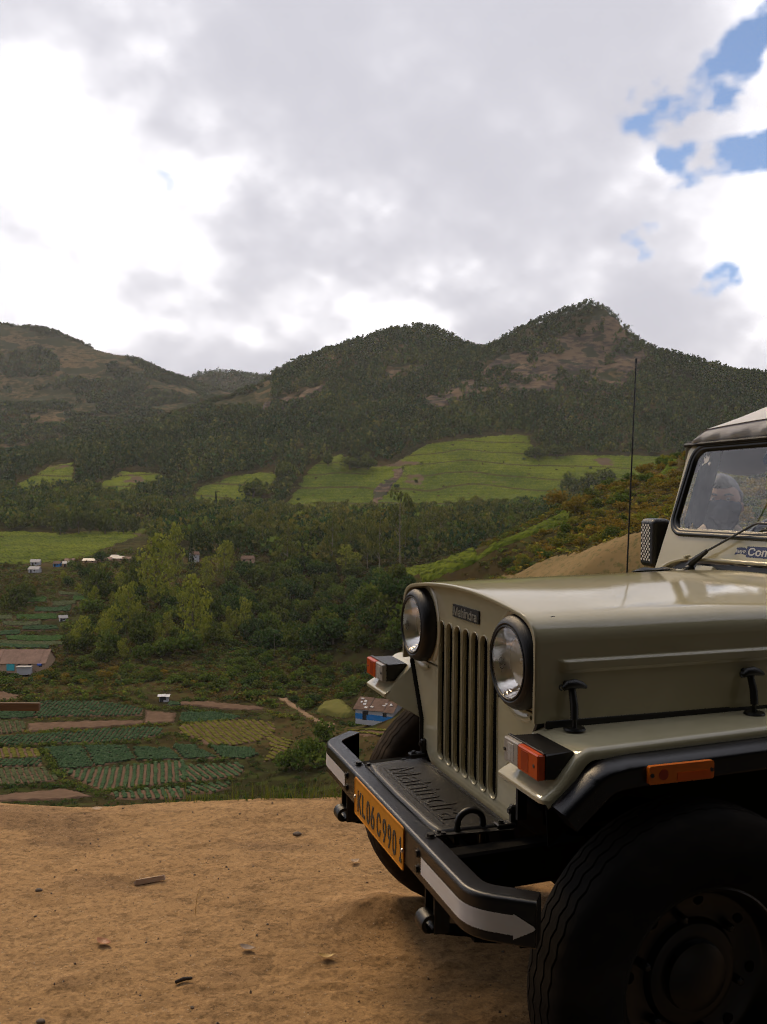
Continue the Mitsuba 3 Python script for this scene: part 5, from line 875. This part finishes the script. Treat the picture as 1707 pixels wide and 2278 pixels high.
for x, y in pts:
    if CROPS.contains(Point(x, y)): continue
    h = rg.uniform(1.6, 3.8); L.append(('bbbgr'[rg.integers(0, 5)] if x > -48 else 'srbro'[rg.integers(1, 5)], x, y, h, h * rg.uniform(1.1, 1.6)))
spread('bush', 'the bank above the fields', L, 'scrub_bush', 'bush', 'bushes on the bank above the fields')
# crop plots: rows of real plants on bare soil
def crop(poly, ang, pitch, fill, sz, hgt_, pal, label, seed, name, lift=.0):
    P = Polygon(poly).buffer(0); rg = np.random.default_rng(seed); key = numbered(name)
    scene[f'{key}__soil'] = PLY(drape(P, .6, .20 + lift, .05, 1.0, seed, .4), 'field_soil', smooth=True)
    c, s = math.cos(ang), math.sin(ang); cx, cy = P.centroid.x, P.centroid.y; R = max(P.bounds[2] - P.bounds[0], P.bounds[3] - P.bounds[1])
    rows_, al = np.arange(-R, R, pitch), np.arange(-R, R, fill)
    A, B = np.meshgrid(rows_, al, indexing='ij'); A = A + rg.normal(0, .04 * pitch, A.shape) + .25 * np.sin(B * .13 + cx); B = B + rg.normal(0, .25 * fill, B.shape)
    x = cx + A * c - B * s; y = cy + A * s + B * c; ok = shapely.contains_xy(P.buffer(-.15), x, y) & (rg.uniform(size=x.shape) > .05); x, y = x[ok], y[ok]
    n = len(x); z = hgt(x, y) + .18 + lift; hh = hgt_ * rg.uniform(.7, 1.25, n); w = sz * rg.uniform(.8, 1.25, n)
    # a plant: a low six-sided dome of leaves
    an = np.arange(6) * np.pi / 3; V = [np.stack([x, y, z + hh], -1)[:, None]]
    ph = rg.uniform(0, 6.28, n)[:, None]; rr = w[:, None] * rg.uniform(.75, 1.2, (n, 6))
    V.append(np.stack([x[:, None] + rr * np.cos(an + ph), y[:, None] + rr * np.sin(an + ph), (z + hh * .55)[:, None] * np.ones((1, 6)) + rg.normal(0, .10, (n, 6)) * hh[:, None]], -1))
    V.append(np.stack([x[:, None] + rr * .8 * np.cos(an + ph), y[:, None] + rr * .8 * np.sin(an + ph), (z - .05)[:, None] * np.ones((1, 6))], -1))
    V = np.concatenate(V, 1); f = [[0, 1 + k, 1 + (k + 1) % 6] for k in range(6)] + [[1 + k, 7 + k, 7 + (k + 1) % 6] for k in range(6)] + [[1 + k, 7 + (k + 1) % 6, 1 + (k + 1) % 6] for k in range(6)]
    F = (np.array(f)[None] + (np.arange(n) * 13)[:, None, None]).reshape(-1, 3); t = rg.uniform(0, 1, (n, 1, 1)); pal = np.array(pal)
    col = (pal[0] * (1 - t) + pal[1] * t) * rg.uniform(.8, 1.2, (n, 13, 1))
    k2 = f'{key}__crop_rows'; scene[k2] = PLY((V.reshape(-1, 3), F), 'far_leaves2', color=col.reshape(-1, 3)); tag(k2, kind='stuff'); tag(key, label, 'crop field')
mat('far_leaves2', {'type': 'diffuse', 'reflectance': {'type': 'mesh_attribute', 'name': 'vertex_color'}})
TEAL = [(.030, .056, .025), (.056, .088, .042)]; ROWG = [(.044, .078, .034), (.078, .118, .054)]; YEL = [(.075, .078, .014), (.135, .120, .028)]; OLI = [(.055, .066, .030), (.09, .10, .048)]; GRN = [(.036, .070, .022), (.062, .100, .032)]
CL = {'teal': ['long blue green cabbage plot in the back row of fields', 'blue green cabbage plot at the left edge behind the brown bed', 'blue green cabbage plot striped by narrow gaps in the middle of the fields', 'small blue green plot at the left edge beside the yellowing one',
               'dark cabbage plot left of centre behind the strong rows', 'dark cabbage plot in the centre of the fields', 'small dark cabbage plot with a yellow back edge', 'dark cabbage plot below the right hand hedge', 'narrow dark plot beside the yellowing rows', 'grey green plot at the back right under the hut', 'thin green plot right of the white hut'],
      'rows': ['strongly striped cabbage rows in the front middle plot', 'front strip of cabbage rows at the sandy edge', 'curving cabbage rows right of the middle plot', 'front right strip of cabbage rows beside the bush'],
      'yellow': ['yellow green plot with diagonal brown furrows at the right', 'yellowing corner plot running down towards the bushes', 'yellow green plot in front of the blue walled house', 'small yellow and brown plot at the left edge'],
      'olive': ['grey olive plot at the front left', 'small olive plot at the left edge beside the brown bed'], 'soil': ['long bare brown bed with dark cross furrows', 'bare reddish plot at the end of the long brown bed', 'bare ploughed plot at the front left by the sand', 'tan stubble plot at the left edge', 'narrow bare strip below the white hut']}
for k, L in T['CROPS'].items():
    for i, p in enumerate(L):
        sd_ = {'teal': 200, 'rows': 300, 'yellow': 400, 'olive': 500, 'soil': 600}[k] + i
        if k == 'teal': crop(p, .12, 1.0 if i in (0, 2, 3) else .62, .5, .40 if i in (0, 2, 3) else .36, .38, TEAL, CL[k][i], sd_, 'cabbage_plot')
        elif k == 'rows': crop(p, .28 + .1 * i, 1.22, .42, .34, .40, ROWG, CL[k][i], sd_, 'cabbage_plot')
        elif k == 'yellow': crop(p, .45, 1.35, .42, .46, .28, YEL, CL[k][i], sd_, 'young_crop_plot')
        elif k == 'olive': crop(p, .5, 1.0, .5, .38, .30, OLI, CL[k][i], sd_, 'olive_crop_plot')
        else:
            key = put('bare_plot', drape(p, .5, .24, .05, 1.0, sd_, .4, ridge=lambda X, Y: .07 * np.sin(X * 1.9 + Y * .5)), 'field_soil', True, label=CL[k][i], cat='bare plot', kind='stuff')
for i, p in enumerate(T['TERR']):
    crop(p, 1.5, .8, .6, .5, .45, [GRN, OLI, TEAL][i % 3] if i != 9 else OLI, 'terrace strip of crops on the left slope, number %d from the top row of houses' % 0 if 0 else ['short teal strip highest on the left terraces', 'second terrace strip, yellowish', 'bright terrace strip beside the small shed', 'dull terrace strip under the small shed', 'narrow yellow terrace strip at the left', 'green terrace strip touching the left edge', 'long yellow terrace strip', 'lowest long green terrace strip above the rusty roof', 'green strip just above the rusty roof', 'brownish strip below the village hedge', 'short green strip at the left edge of the middle terraces', 'green strip between two yellow terrace strips', 'high yellowish strip under the brown bank', 'tiny strip at the left edge of the terraces'][i], 700 + i, 'terrace_plot', .25)
# hedges and grassy banks
hl = ['dark hedge winding across the middle of the fields', 'grassy bank running down from the middle hedge to the sand', 'dark bank behind the front crop strips', 'short hedge under the small dark plot', 'hedge above the right cabbage rows', 'grass edge above the striped cabbage plot', 'dark hedge below the white hut', 'hedge along the top of the back plots', 'upper hedge under the brown bank', 'grass edge at the left beside the brown bed', 'dry grass edge behind the long brown bed', 'thin grass line between the two back plots', 'dark edge above the front left plough land', 'green bank at the far left below the rusty roof', 'short dark edge at the front left', 'long bank above the narrow bare strip', 'hedge in front of the blue walled house', 'grassy edge along the footpath']
for i, p in enumerate(T['HEDGE']):
    ls_ = LineString(p); rg = np.random.default_rng(800 + i); n = max(int(ls_.length * 2.2), 6)
    q = np.array([ls_.interpolate(t, normalized=True).coords[0] for t in rg.uniform(0, 1, n)]) + rg.normal(0, .45, (n, 2))
    m, c = forest('h', q, (.6, 1.5) if i not in (9, 10, 11) else (.3, .6), 26, 'bgbrgb' if i not in (5, 10, 11, 17) else 'ybysb', 'r', 800 + i, 1.3, .13)
    put('hedge', m, 'leaves', False, label=hl[i], cat='hedge', kind='stuff', color=c)

# ------------------------------------------------------------------ buildings
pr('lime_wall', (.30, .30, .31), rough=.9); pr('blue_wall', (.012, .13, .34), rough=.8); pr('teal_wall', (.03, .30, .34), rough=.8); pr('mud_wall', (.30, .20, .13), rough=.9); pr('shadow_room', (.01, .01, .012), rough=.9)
pr('rust_tin', mikit.proc(lambda p, n, uv: mikit.mix((.10, .055, .036), (.24, .14, .10), mikit.fbm(p.x * .9, p.y * .9, p.z, 4))), rough=.7, spec=.3)
pr('old_tile', mikit.proc(lambda p, n, uv: mikit.mix((.085, .05, .034), (.17, .11, .08), mikit.fbm(p.x * 1.6, p.y * 1.6, p.z * 1.6, 4))), rough=.9, spec=.15)
pr('grey_tin', (.22, .21, .21), rough=.45, spec=.5); pr('blue_tarp', (.02, .09, .42), rough=.6); pr('white_sheet', (.42, .42, .42), rough=.6)
def house(name, x, y, L, W, H, rz, wall, roof, label, rise=1.0, lower=None, extra=0, lift=0.0, tiles=False):
    key = numbered(name); tag(key, label, 'house'); z = float(hgt(x, y).ravel()[0]) + lift; Rz = np.array([[math.cos(rz), -math.sin(rz), 0], [math.sin(rz), math.cos(rz), 0], [0, 0, 1]])
    at = lambda m: frame(m, [x, y, z], *Rz.T)
    g = Polygon([(-W/2, -1), (W/2, -1), (W/2, H), (0, H + rise), (-W/2, H)])
    scene[f'{key}__wall'] = PLY(at(frame(extr(g, L), [-L/2, 0, 0], [0, 1, 0], [0, 0, 1], [1, 0, 0])), wall)
    if lower: scene[f'{key}__painted_base'] = PLY(at(cbox([0, 0, H * .26], [L + .06, W + .06, H * .52], .01)), lower)
    sl = math.hypot(W / 2 + .45, rise * (W / 2 + .45) / (W / 2)); rk = f'{key}__roof'; n = max(int(L / .9), 3); ms = []; rgx = np.random.default_rng(int(abs(x * 7)))
    for s in (-1, 1):
        a = math.atan2(rise, W / 2); e1 = np.array([0, s * math.cos(a), -math.sin(a)]); nn = np.array([0, s * math.sin(a), math.cos(a)])
        for i in range(n):
            w = (L + .8) / n; h2 = rgx.uniform(.0, .16); ms.append(frame(cbox([0, 0, 0], [w * .985, sl, .05], .006), np.array([-(L + .8) / 2 + w * (i + .5), 0, H + rise + .05 + h2]) + e1 * sl / 2, [1, 0, 0], e1, nn))
    for i, m in enumerate(ms): put(f'{rk}__sheet' if i else rk, at(m), roof)
    for i in range(max(int(L / 3), 1)):
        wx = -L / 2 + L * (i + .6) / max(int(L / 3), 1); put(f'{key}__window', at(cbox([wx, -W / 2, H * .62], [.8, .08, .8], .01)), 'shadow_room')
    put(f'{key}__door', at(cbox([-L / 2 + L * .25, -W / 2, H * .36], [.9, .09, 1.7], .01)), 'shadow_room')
    return key, at
HS = T['HOUSES']
k, at = house('farm_shed', *HS[0], 18, 9.0, 1.9, .06, 'mud_wall', 'rust_tin', 'long low farm shed with a rusty sheet roof at the left edge', 3.0, lift=1.2)
put(f'{k}__lean_to', at(cbox([4.0, -6.6, 1.3], [4.2, 2.2, .08], .02)), 'grey_tin'); put(f'{k}__lean_to_wall', at(cbox([4.0, -6.3, .1], [3.8, 1.6, 2.2], .02)), 'lime_wall'); put(f'{k}__teal_wall', at(cbox([-.5, -4.6, .7], [2.2, .2, 1.9], .02)), 'teal_wall'); put(f'{k}__tarpaulin', at(cbox([7.6, -5.0, 1.5], [1.2, .3, .5], .05)), 'blue_tarp')
k, at = house('blue_walled_house', *HS[1], 7.8, 5.5, 2.1, -.42, 'lime_wall', 'old_tile', 'white and blue walled house with a patched tile roof beside the far front wheel', 1.5, 'blue_wall', lift=.6)
rgx = np.random.default_rng(3)
for i in range(16):
    a = math.atan2(1.5, 2.75); t, s = rgx.uniform(.1, .95), -1 if rgx.uniform() < .7 else 1; e1 = np.array([0, s * math.cos(a), -math.sin(a)]); nn = np.array([0, s * math.sin(a), math.cos(a)])
    put(f'{k}__roof__weight', at(frame(cbox([0, 0, .10], [rgx.uniform(.3, .8), rgx.uniform(.25, .5), .14], .04), np.array([rgx.uniform(-4.2, 4.2), 0, 2.1 + 1.5 + .05]) + e1 * t * 3.2, [1, 0, 0], e1, nn)), 'white_sheet' if i % 2 else 'grey_tin')
house('village_house', *HS[2], 4.6, 3.4, 1.9, .1, 'lime_wall', 'grey_tin', 'lowest small white house of the village at the left', 1.2)
house('village_house', *HS[3], 5.2, 3.4, 1.8, -.1, 'lime_wall', 'grey_tin', 'white house with a grey roof directly below the flat tea field', 1.2)
house('village_house', *HS[4], 3.4, 3.0, 1.8, .0, 'blue_wall', 'old_tile', 'small house with a bright blue wall in the village', 1.0)
house('village_house', *HS[5], 4.4, 3.2, 1.7, .2, 'mud_wall', 'grey_tin', 'brown walled house with a pale tin roof right of the blue one', 1.0)
for i, q in enumerate(HS[6:9]): house('tin_roofed_house', *q, 6.6, 4.0, 1.3, .05 * i, 'mud_wall', ['grey_tin', 'rust_tin', 'grey_tin'][i], ['left house of the tin roofed row', 'middle house of the tin roofed row, rusty roof', 'right house of the tin roofed row with the brightest roof'][i], 1.0)
house('tin_roofed_house', -172.0, 474.0, 4.5, 3.4, 1.3, .2, 'lime_wall', 'rust_tin', 'small rusty roofed house at the left end of the tin roofed row', .9)
house('tin_roofed_house', -151.0, 487.0, 4.2, 3.2, 1.3, -.2, 'mud_wall', 'grey_tin', 'small pale roofed house set behind the tin roofed row', .9)
house('tin_roofed_house', -142.5, 481.0, 4.8, 3.4, 1.3, .1, 'mud_wall', 'rust_tin', 'brown house at the right end of the tin roofed row', .9)
house('knoll_house', *HS[9], 4.5, 4, 4.2, .5, 'lime_wall', 'old_tile', 'tall white house half hidden behind the knoll trees', 1.3)
house('forest_hut', *HS[10], 6.5, 5, 2.2, -.1, 'mud_wall', 'old_tile', 'brown roofed hut at the edge of the woodland', 1.4)
house('field_hut', *HS[11], 2.2, 1.5, 1.4, .1, 'lime_wall', 'white_sheet', 'tiny white hut standing on the field bank', .25)
house('terrace_shed', *HS[12], 2.6, 2.0, 1.3, .5, 'lime_wall', 'grey_tin', 'small shed with a pale roof on the terraces', .7)

# ------------------------------------------------------------------ things on and below the sandy edge
def leaf_shape(L, W, curl, rg, n=7):
    t = np.linspace(0, 1, n); w = W * np.sin(np.pi * t ** .8) * .5 + .0005; rows = []
    for k in range(n):
        z = curl * (t[k] - .5) ** 2 * 4; rows.append([[L * (t[k] - .5), -w[k], z + abs(w[k]) * .5], [L * (t[k] - .5), 0, z], [L * (t[k] - .5), w[k], z + abs(w[k]) * .5 + rg.normal(0, W * .03)]])
    return loft(rows)
pr('dry_leaf_tan', (.42, .30, .19), rough=.7); pr('dry_leaf_rust', (.30, .11, .03), rough=.5); pr('dry_leaf_grey', (.27, .20, .15), rough=.7); pr('dry_leaf_yellow', (.50, .34, .12), rough=.6)
pr('stick_wood', mikit.proc(lambda p, n, uv: mikit.mix((.46, .33, .23), (.33, .22, .15), mikit.fbm(p.x * 60, p.y * 60, p.z * 60, 3))), rough=.85)
pr('charred_wood', (.05, .04, .035), rough=.9); pr('stone', mikit.proc(lambda p, n, uv: mikit.mix((.20, .15, .11), (.10, .085, .07), mikit.fbm(p.x * 40, p.y * 40, p.z * 40, 3))), rough=.9)
for i, (x, y, L, W, a, m, lb) in enumerate([(-1.31, 3.98, .055, .030, .3, 'dry_leaf_tan', 'pale curled leaf near the back edge of the sand'), (-.885, 2.76, .062, .030, -.5, 'dry_leaf_rust', 'curled rust brown leaf in the middle of the sand'),
        (-.42, 2.74, .055, .026, -.3, 'dry_leaf_grey', 'grey brown dry leaf on the sand left of the bumper'), (-.165, 2.70, .055, .022, .1, 'dry_leaf_yellow', 'yellowish dry leaf on the sand in front of the bumper'), (-1.08, 2.34, .045, .03, 1.0, 'dry_leaf_tan', 'crumpled tan leaf at the lower left of the sand'),
        (-.10, 3.42, .04, .03, .6, 'dry_leaf_tan', 'pale leaf lying beside the far front wheel'), (-.93, 2.12, .04, .03, .2, 'dry_leaf_yellow', 'tan leaf at the bottom edge of the picture')]):
    rg = np.random.default_rng(900 + i); m_ = leaf_shape(L, W, .012, rg); c, s = math.cos(a), math.sin(a)
    put('dry_leaf', frame(m_, [x, y, hgt_ground(x, y) + .006], [c, s, 0], [-s, c, 0], [0, 0, 1]), m, True, label=lb, cat='leaf')
wc = hullm([[a, b, c] for a, b, c in [(-.055, -.012, 0), (.055, -.010, 0), (.058, .006, .004), (-.05, .012, 0), (-.05, -.006, .018), (.05, -.004, .016), (.054, .004, .014), (-.048, .008, .014), (-.06, .0, .008)]])
put('wood_chip', frame(wc, [-.865, 3.235, hgt_ground(-.865, 3.235) + .003], [.95, .28, .08], [-.28, .95, 0], [-.08, 0, 1]), 'stick_wood', False, label='pale split piece of wood lying on the sand', cat='wood')
put('burnt_twig', frame(tube([[-.025, 0, .004], [0, .003, .007], [.026, .0, .006]], [.005, .006, .004], 7), [-.58, 2.55, hgt_ground(-.58, 2.55) + .002], [.9, .4, 0], [-.4, .9, 0], [0, 0, 1]), 'charred_wood', True, label='short dark twig lying on the sand', cat='twig')
put('grass_stem', tube([[-.64, 2.98, hgt_ground(-.64, 2.98)], [-.636, 2.985, .05], [-.628, 2.99, .085]], [.0012, .001, .0006], 5), 'dry_leaf_yellow', True, label='single dry grass stem sticking up from the sand', cat='grass')
st_l = ['small dark stone near the middle of the sand', 'dark pebble in the upper right of the sand', 'flat brown stone by the lower edge', 'grey stone near the bottom of the sand', 'rounded stone left of the wood chip']
for i, (x, y, r) in enumerate([(-.57, 2.28, .014), (-.36, 3.72, .015), (-.25, 2.32, .012), (-.93, 2.36, .010), (-1.25, 3.15, .011)]):
    s_ = trimesh.creation.icosphere(2, r); rg = np.random.default_rng(950 + i); s_.vertices *= [1.2, .9, .6]; s_.vertices *= 1 + .25 * (meshkit.noise(s_.vertices / r * 1.3 + i * 9) - .5)[:, None]
    put('stone', s_.apply_translation([x, y, hgt_ground(x, y) + r * .25]), 'stone', 40, label=st_l[i], cat='stone')
gv, gf, off = [], [], 0; rg = np.random.default_rng(77)
ico = trimesh.creation.icosphere(1, 1.0)
gxy = np.stack([rg.uniform(-2.3, 1.2, 900), rg.uniform(2.1, 4.1, 900)], 1); gz = ground_h(gxy[:, 0], gxy[:, 1]); ok = gxy[:, 1] < edge_y(gxy[:, 0]) - .08
for (x, y), z in zip(gxy[ok], gz[ok]):
    r = .0014 + .0028 * rg.uniform() ** 5; v = ico.vertices * r * rg.uniform(.6, 1.3, 3) * (1 + .2 * rg.normal(size=(len(ico.vertices), 1))) + [x, y, z + r * .3]; gv.append(v); gf.append(ico.faces + off); off += len(v)
put('gravel', (np.concatenate(gv), np.concatenate(gf)), 'stone', False, label='fine gravel grains scattered over the sand', cat='gravel', kind='stuff')

# broad-leaved plants just below the edge
def plant(x, y, h, w, n, L, label, seed, group=None, pal='b'):
    rg = np.random.default_rng(seed); z0 = float(hgt(x, y).ravel()[0]) - .3; key = numbered('leafy_plant'); V, F, C, off = [], [], [], 0; pal = np.array(PAL[pal])
    for i in range(n):
        d = rg.normal(size=3); d[2] = abs(d[2]); d /= np.linalg.norm(d); r = rg.uniform(.45, 1.0) ** .5
        c = np.array([x + d[0] * w / 2 * r, y + d[1] * w / 2 * r, z0 + h * (.25 + .75 * d[2] * r)]) + rg.normal(0, .06, 3)
        l = L * rg.uniform(.6, 1.25); a = d * .6 + rg.normal(0, .5, 3); a[2] -= .25; a /= np.linalg.norm(a); b = np.cross(a, [0, 0, 1] + rg.normal(0, .35, 3)); b /= np.linalg.norm(b); nn = np.cross(b, a)
        v = np.array([c, c + a * l * .45 + b * l * .30 - nn * l * .08, c + a * l * .5 + nn * 0, c + a * l * .45 - b * l * .30 - nn * l * .08, c + a * l - nn * l * .12])
        V.append(v); F.append(np.array([[0, 1, 2], [0, 2, 3], [1, 4, 2], [2, 4, 3]]) + off); off += 5; t = rg.uniform(0, 2); k = int(t); C.append(np.tile((pal[k] * (1 - t + k) + pal[min(k + 1, 2)] * (t - k)) * rg.uniform(.8, 1.25), (5, 1)))
    scene[f'{key}__leaves'] = PLY((np.concatenate(V), np.concatenate(F)), 'leaves', color=np.concatenate(C)); tag(f'{key}__leaves', kind='stuff')
    scene[f'{key}__stems'] = PLY(cat_m([tube([[x, y, z0 - .6], [x + rg.normal(0, w * .12), y + rg.normal(0, w * .12), z0 + h * .4], [x + rg.normal(0, w * .25), y + rg.normal(0, w * .25), z0 + h * .8]], [.03, .02, .008], 5) for _ in range(6)]), 'bark', smooth=True)
    tag(key, label, 'plant', group)
PLANTS = [(-1.05, 13.0, 3.9, 2.2, 900, .20, 'broad leaved bush just below the edge left of the bumper'), (-.2, 12.2, 4.4, 2.4, 900, .20, 'broad leaved bush rising behind the bumper end'), (-2.3, 14.5, 3.2, 2.4, 800, .18, 'low leafy bush at the far end of the roadside growth'), (.9, 13.5, 4.2, 2.6, 700, .20, 'leafy bush showing under the far fender'),
          (-3.4, 16.0, 2.9, 2.4, 600, .16, 'small leafy bush at the left end of the roadside growth'), (2.2, 15, 4.5, 3, 500, .2, 'leafy bush hidden behind the grille side of the jeep')]
for i, (x, y, h, w, n, L, lb) in enumerate(PLANTS): plant(x, y, h, w, n, L, lb, 1200 + i, pal='b')
gt, rg = [], np.random.default_rng(1300); C = []
xs_ = -1.15 + 1.3 * np.sqrt(rg.uniform(0, 1, 700)); ys_ = edge_y(xs_) + rg.uniform(-.04, .16, 700); zs_ = ground_h(xs_, ys_)
V, F = [], []
for i in range(700):
    l = rg.uniform(.04, .13) * (1 if xs_[i] > -1.1 else .5); a = rg.normal(0, .5, 2); b = rg.normal(0, 1, 2); b /= np.linalg.norm(b); o_ = np.array([xs_[i], ys_[i], zs_[i] - .01]); V.append([o_ + [b[0] * .003, b[1] * .003, 0], o_ - [b[0] * .003, b[1] * .003, 0], o_ + [a[0] * l * .5, a[1] * l * .5, l]]); F.append([3 * i, 3 * i + 1, 3 * i + 2]); C += [np.array(PAL['b'][rg.integers(1, 3)]) * 1.3] * 3
put('edge_grass', (np.array(V).reshape(-1, 3), np.array(F)), 'leaves', False, label='green grass growing over the brow of the sand', cat='grass', kind='stuff', color=np.array(C))
pr('rail_wood', mikit.proc(lambda p, n, uv: mikit.mix((.16, .10, .06), (.09, .06, .04), mikit.fbm(p.x * 3, p.y * 30, p.z * 60, 3))), rough=.85)
k = put('wooden_rail', cbox([-2.70, 5.9, .008], [.72, .03, .055], .004), 'rail_wood', False, label='end of a brown wooden rail poking in at the left edge', cat='rail')
put(f'{k}__post', cbox([-2.93, 5.96, -.8], [.07, .07, 2.0], .006), 'rail_wood')

# unseen trees behind the camera, set close and tall to block sky light
rg = np.random.default_rng(18)
for row, (yy, n, h0) in enumerate([(-3.9, 15, 8.8), (-7.0, 12, 11), (-12, 10, 12.5)]):
    for x in np.linspace(-22, 24, n) + rg.uniform(-.8, .8, n):
        y = yy + rg.uniform(-.6, .6); h = h0 * rg.uniform(.9, 1.15); place('roadside_tree', 'rgr'[rg.integers(0, 3)], x, y, h, h * .95, 'unseen dark tree on the bank behind the camera', group='unseen trees behind the camera', z=float(ground_h(np.array([x]), np.array([y]))[0]))

# ------------------------------------------------------------------ person standing on the far side of the jeep
def limb(pairs):
    ms = []
    for a, ra, b, rb in pairs:
        ms.append(manifold3d.Manifold.batch_hull([manifold3d.Manifold.sphere(ra, 20).translate(list(map(float, a))), manifold3d.Manifold.sphere(rb, 20).translate(list(map(float, b)))]))
    m = manifold3d.Manifold.batch_boolean(ms, manifold3d.OpType.Add).refine_to_length(.02).to_mesh(); t = tm(m.vert_properties[:, :3], m.tri_verts)
    t.merge_vertices(); trimesh.smoothing.filter_taubin(t, .5, .53, 12); return t
pr('skin_eye', (.20, .17, .15), rough=.3)
PO = JP([-1.74, -1.035, 0]); PO[2] = -.02; tocam = np.array([0, 0, 1.4]) - PO; tocam[2] = 0; tocam /= np.linalg.norm(tocam); side = np.array([-tocam[1], tocam[0], 0])
pw = lambda m: frame(m, PO, side, tocam, [0, 0, 1])      # local x: person's right-hand side in view, y: towards the viewer
PK = 'person'; used['person'] = 0; tag(PK, 'person in a dark face covering and beige shirt seen through the windscreen', 'person')
def hand(s):
    c = np.array([s * .235, .10, .80]); L = [(c, .030, c + [0, .01, -.06], .036)]
    for k, (dx, ln) in enumerate([(-.026, .070), (-.009, .080), (.009, .075), (.025, .058)]):
        b0 = c + [dx, .012, -.085]; b1 = b0 + [dx * .1, .012, -ln * .5]; b2 = b1 + [0, .022, -ln * .45]; L += [(c + [dx * .8, .01, -.055], .012, b0, .0095), (b0, .0095, b1, .0085), (b1, .0085, b2, .0075)]
    t0 = c + [-s * .030, .02, -.03]; t1 = t0 + [-s * .02, .025, -.035]; L += [(c + [-s * .01, .01, -.01], .014, t0, .012), (t0, .012, t1, .009)]
    return L
bodyL = [((0, 0, 1.30), .058, (0, .01, 1.40), .055), ((0, .012, 1.475), .083, (0, .035, 1.425), .060), ((0, -.012, 1.485), .088, (0, .012, 1.475), .083), ((0, .085, 1.452), .012, (0, .105, 1.428), .014)]
for s in (-1, 1): bodyL += [((s * .086, .0, 1.455), .014, (s * .090, -.012, 1.435), .011), ((s * .21, .06, .94), .036, (s * .235, .10, .80), .026)] + hand(s)
for s in (-1, 1): bodyL += [((s * .20, 0, 1.25), .04, (s * .215, .0, 1.02), .038), ((s * .215, .0, 1.02), .036, (s * .23, .09, .82), .027)]
bodyL += [((0, 0, 1.30), .06, (0, 0, 1.0), .09)] + [((s * .0, 0, 1.22), .05, (s * .20, 0, 1.25), .04) for s in (-1, 1)]
put(f'{PK}__body', pw(limb(bodyL)), 'skin', True)
shirt = [((-.15, 0, 1.245), .068, (.15, 0, 1.245), .068), ((0, .0, 1.27), .075, (0, 0, 1.0), .135), ((-.10, .01, 1.18), .10, (-.09, 0, .88), .105), ((.10, .01, 1.18), .10, (.09, 0, .88), .105)] + [q for s in (-1, 1) for q in [((s * .17, 0, 1.245), .066, (s * .218, .0, 1.05), .056), ((s * .10, 0, 1.275), .05, (s * .04, 0, 1.315), .062)]]
put(f'{PK}__shirt', pw(limb(shirt)), 'shirt', True)
put(f'{PK}__trousers', pw(limb([((-.09, 0, .86), .108, (.09, 0, .86), .108)] + [q for s in (-1, 1) for q in [((s * .09, 0, .86), .10, (s * .10, .01, .48), .068), ((s * .10, .01, .48), .066, (s * .10, -.02, .09), .052)]])), 'fabric_dark', True)
for s in (-1, 1): put(f'{PK}__shoe', pw(limb([((s * .10, -.05, .045), .045, (s * .115, .14, .035), .036)])), 'hair', True)
put(f'{PK}__hair', pw(limb([((0, -.03, 1.50), .090, (0, -.03, 1.515), .086), ((0, .03, 1.548), .048, (0, -.05, 1.535), .07), ((-.06, -.02, 1.50), .038, (-.06, -.05, 1.44), .034), ((.06, -.02, 1.50), .038, (.06, -.05, 1.44), .034)])), 'hair', True)
put(f'{PK}__face_covering', pw(limb([((-.055, .035, 1.445), .036, (.055, .035, 1.445), .036), ((-.03, .060, 1.44), .046, (.03, .060, 1.44), .046), ((0, .075, 1.452), .036, (0, .080, 1.40), .034), ((0, .100, 1.432), .028, (0, .095, 1.40), .030), ((0, .062, 1.430), .036, (0, .095, 1.425), .022), ((-.045, .045, 1.425), .042, (.045, .045, 1.425), .042), ((-.04, .045, 1.39), .040, (.04, .045, 1.39), .040), ((0, .06, 1.38), .035, (0, .07, 1.33), .022), ((-.03, .05, 1.38), .04, (-.02, .05, 1.335), .03), ((.03, .05, 1.38), .04, (.02, .05, 1.335), .03)])), 'fabric_dark', True)
for s in (-1, 1):
    put(f'{PK}__eye', pw(trimesh.creation.icosphere(2, .0095).apply_translation([s * .032, .0835, 1.482])), 'skin_eye', True); put(f'{PK}__iris', pw(trimesh.creation.icosphere(1, .0062).apply_translation([s * .032, .0885, 1.482])), 'hair', True)
    put(f'{PK}__eyebrow', pw(tube([[s * .015, .093, 1.500], [s * .035, .094, 1.505], [s * .052, .080, 1.499]], [.004, .005, .003], 6)), 'hair', True)

# ------------------------------------------------------------------ haze over the valley
scene['haze_air'] = {'type': 'homogeneous', 'albedo': .95, 'sigma_t': HAZE}
scene['haze'] = {'type': 'cube', 'to_world': T4().translate([0, 1700, 250]).scale([5200, 2400, 480]), 'bsdf': {'type': 'null'}, 'interior': {'type': 'ref', 'id': 'haze_air'}}
tag('haze', kind='stuff')
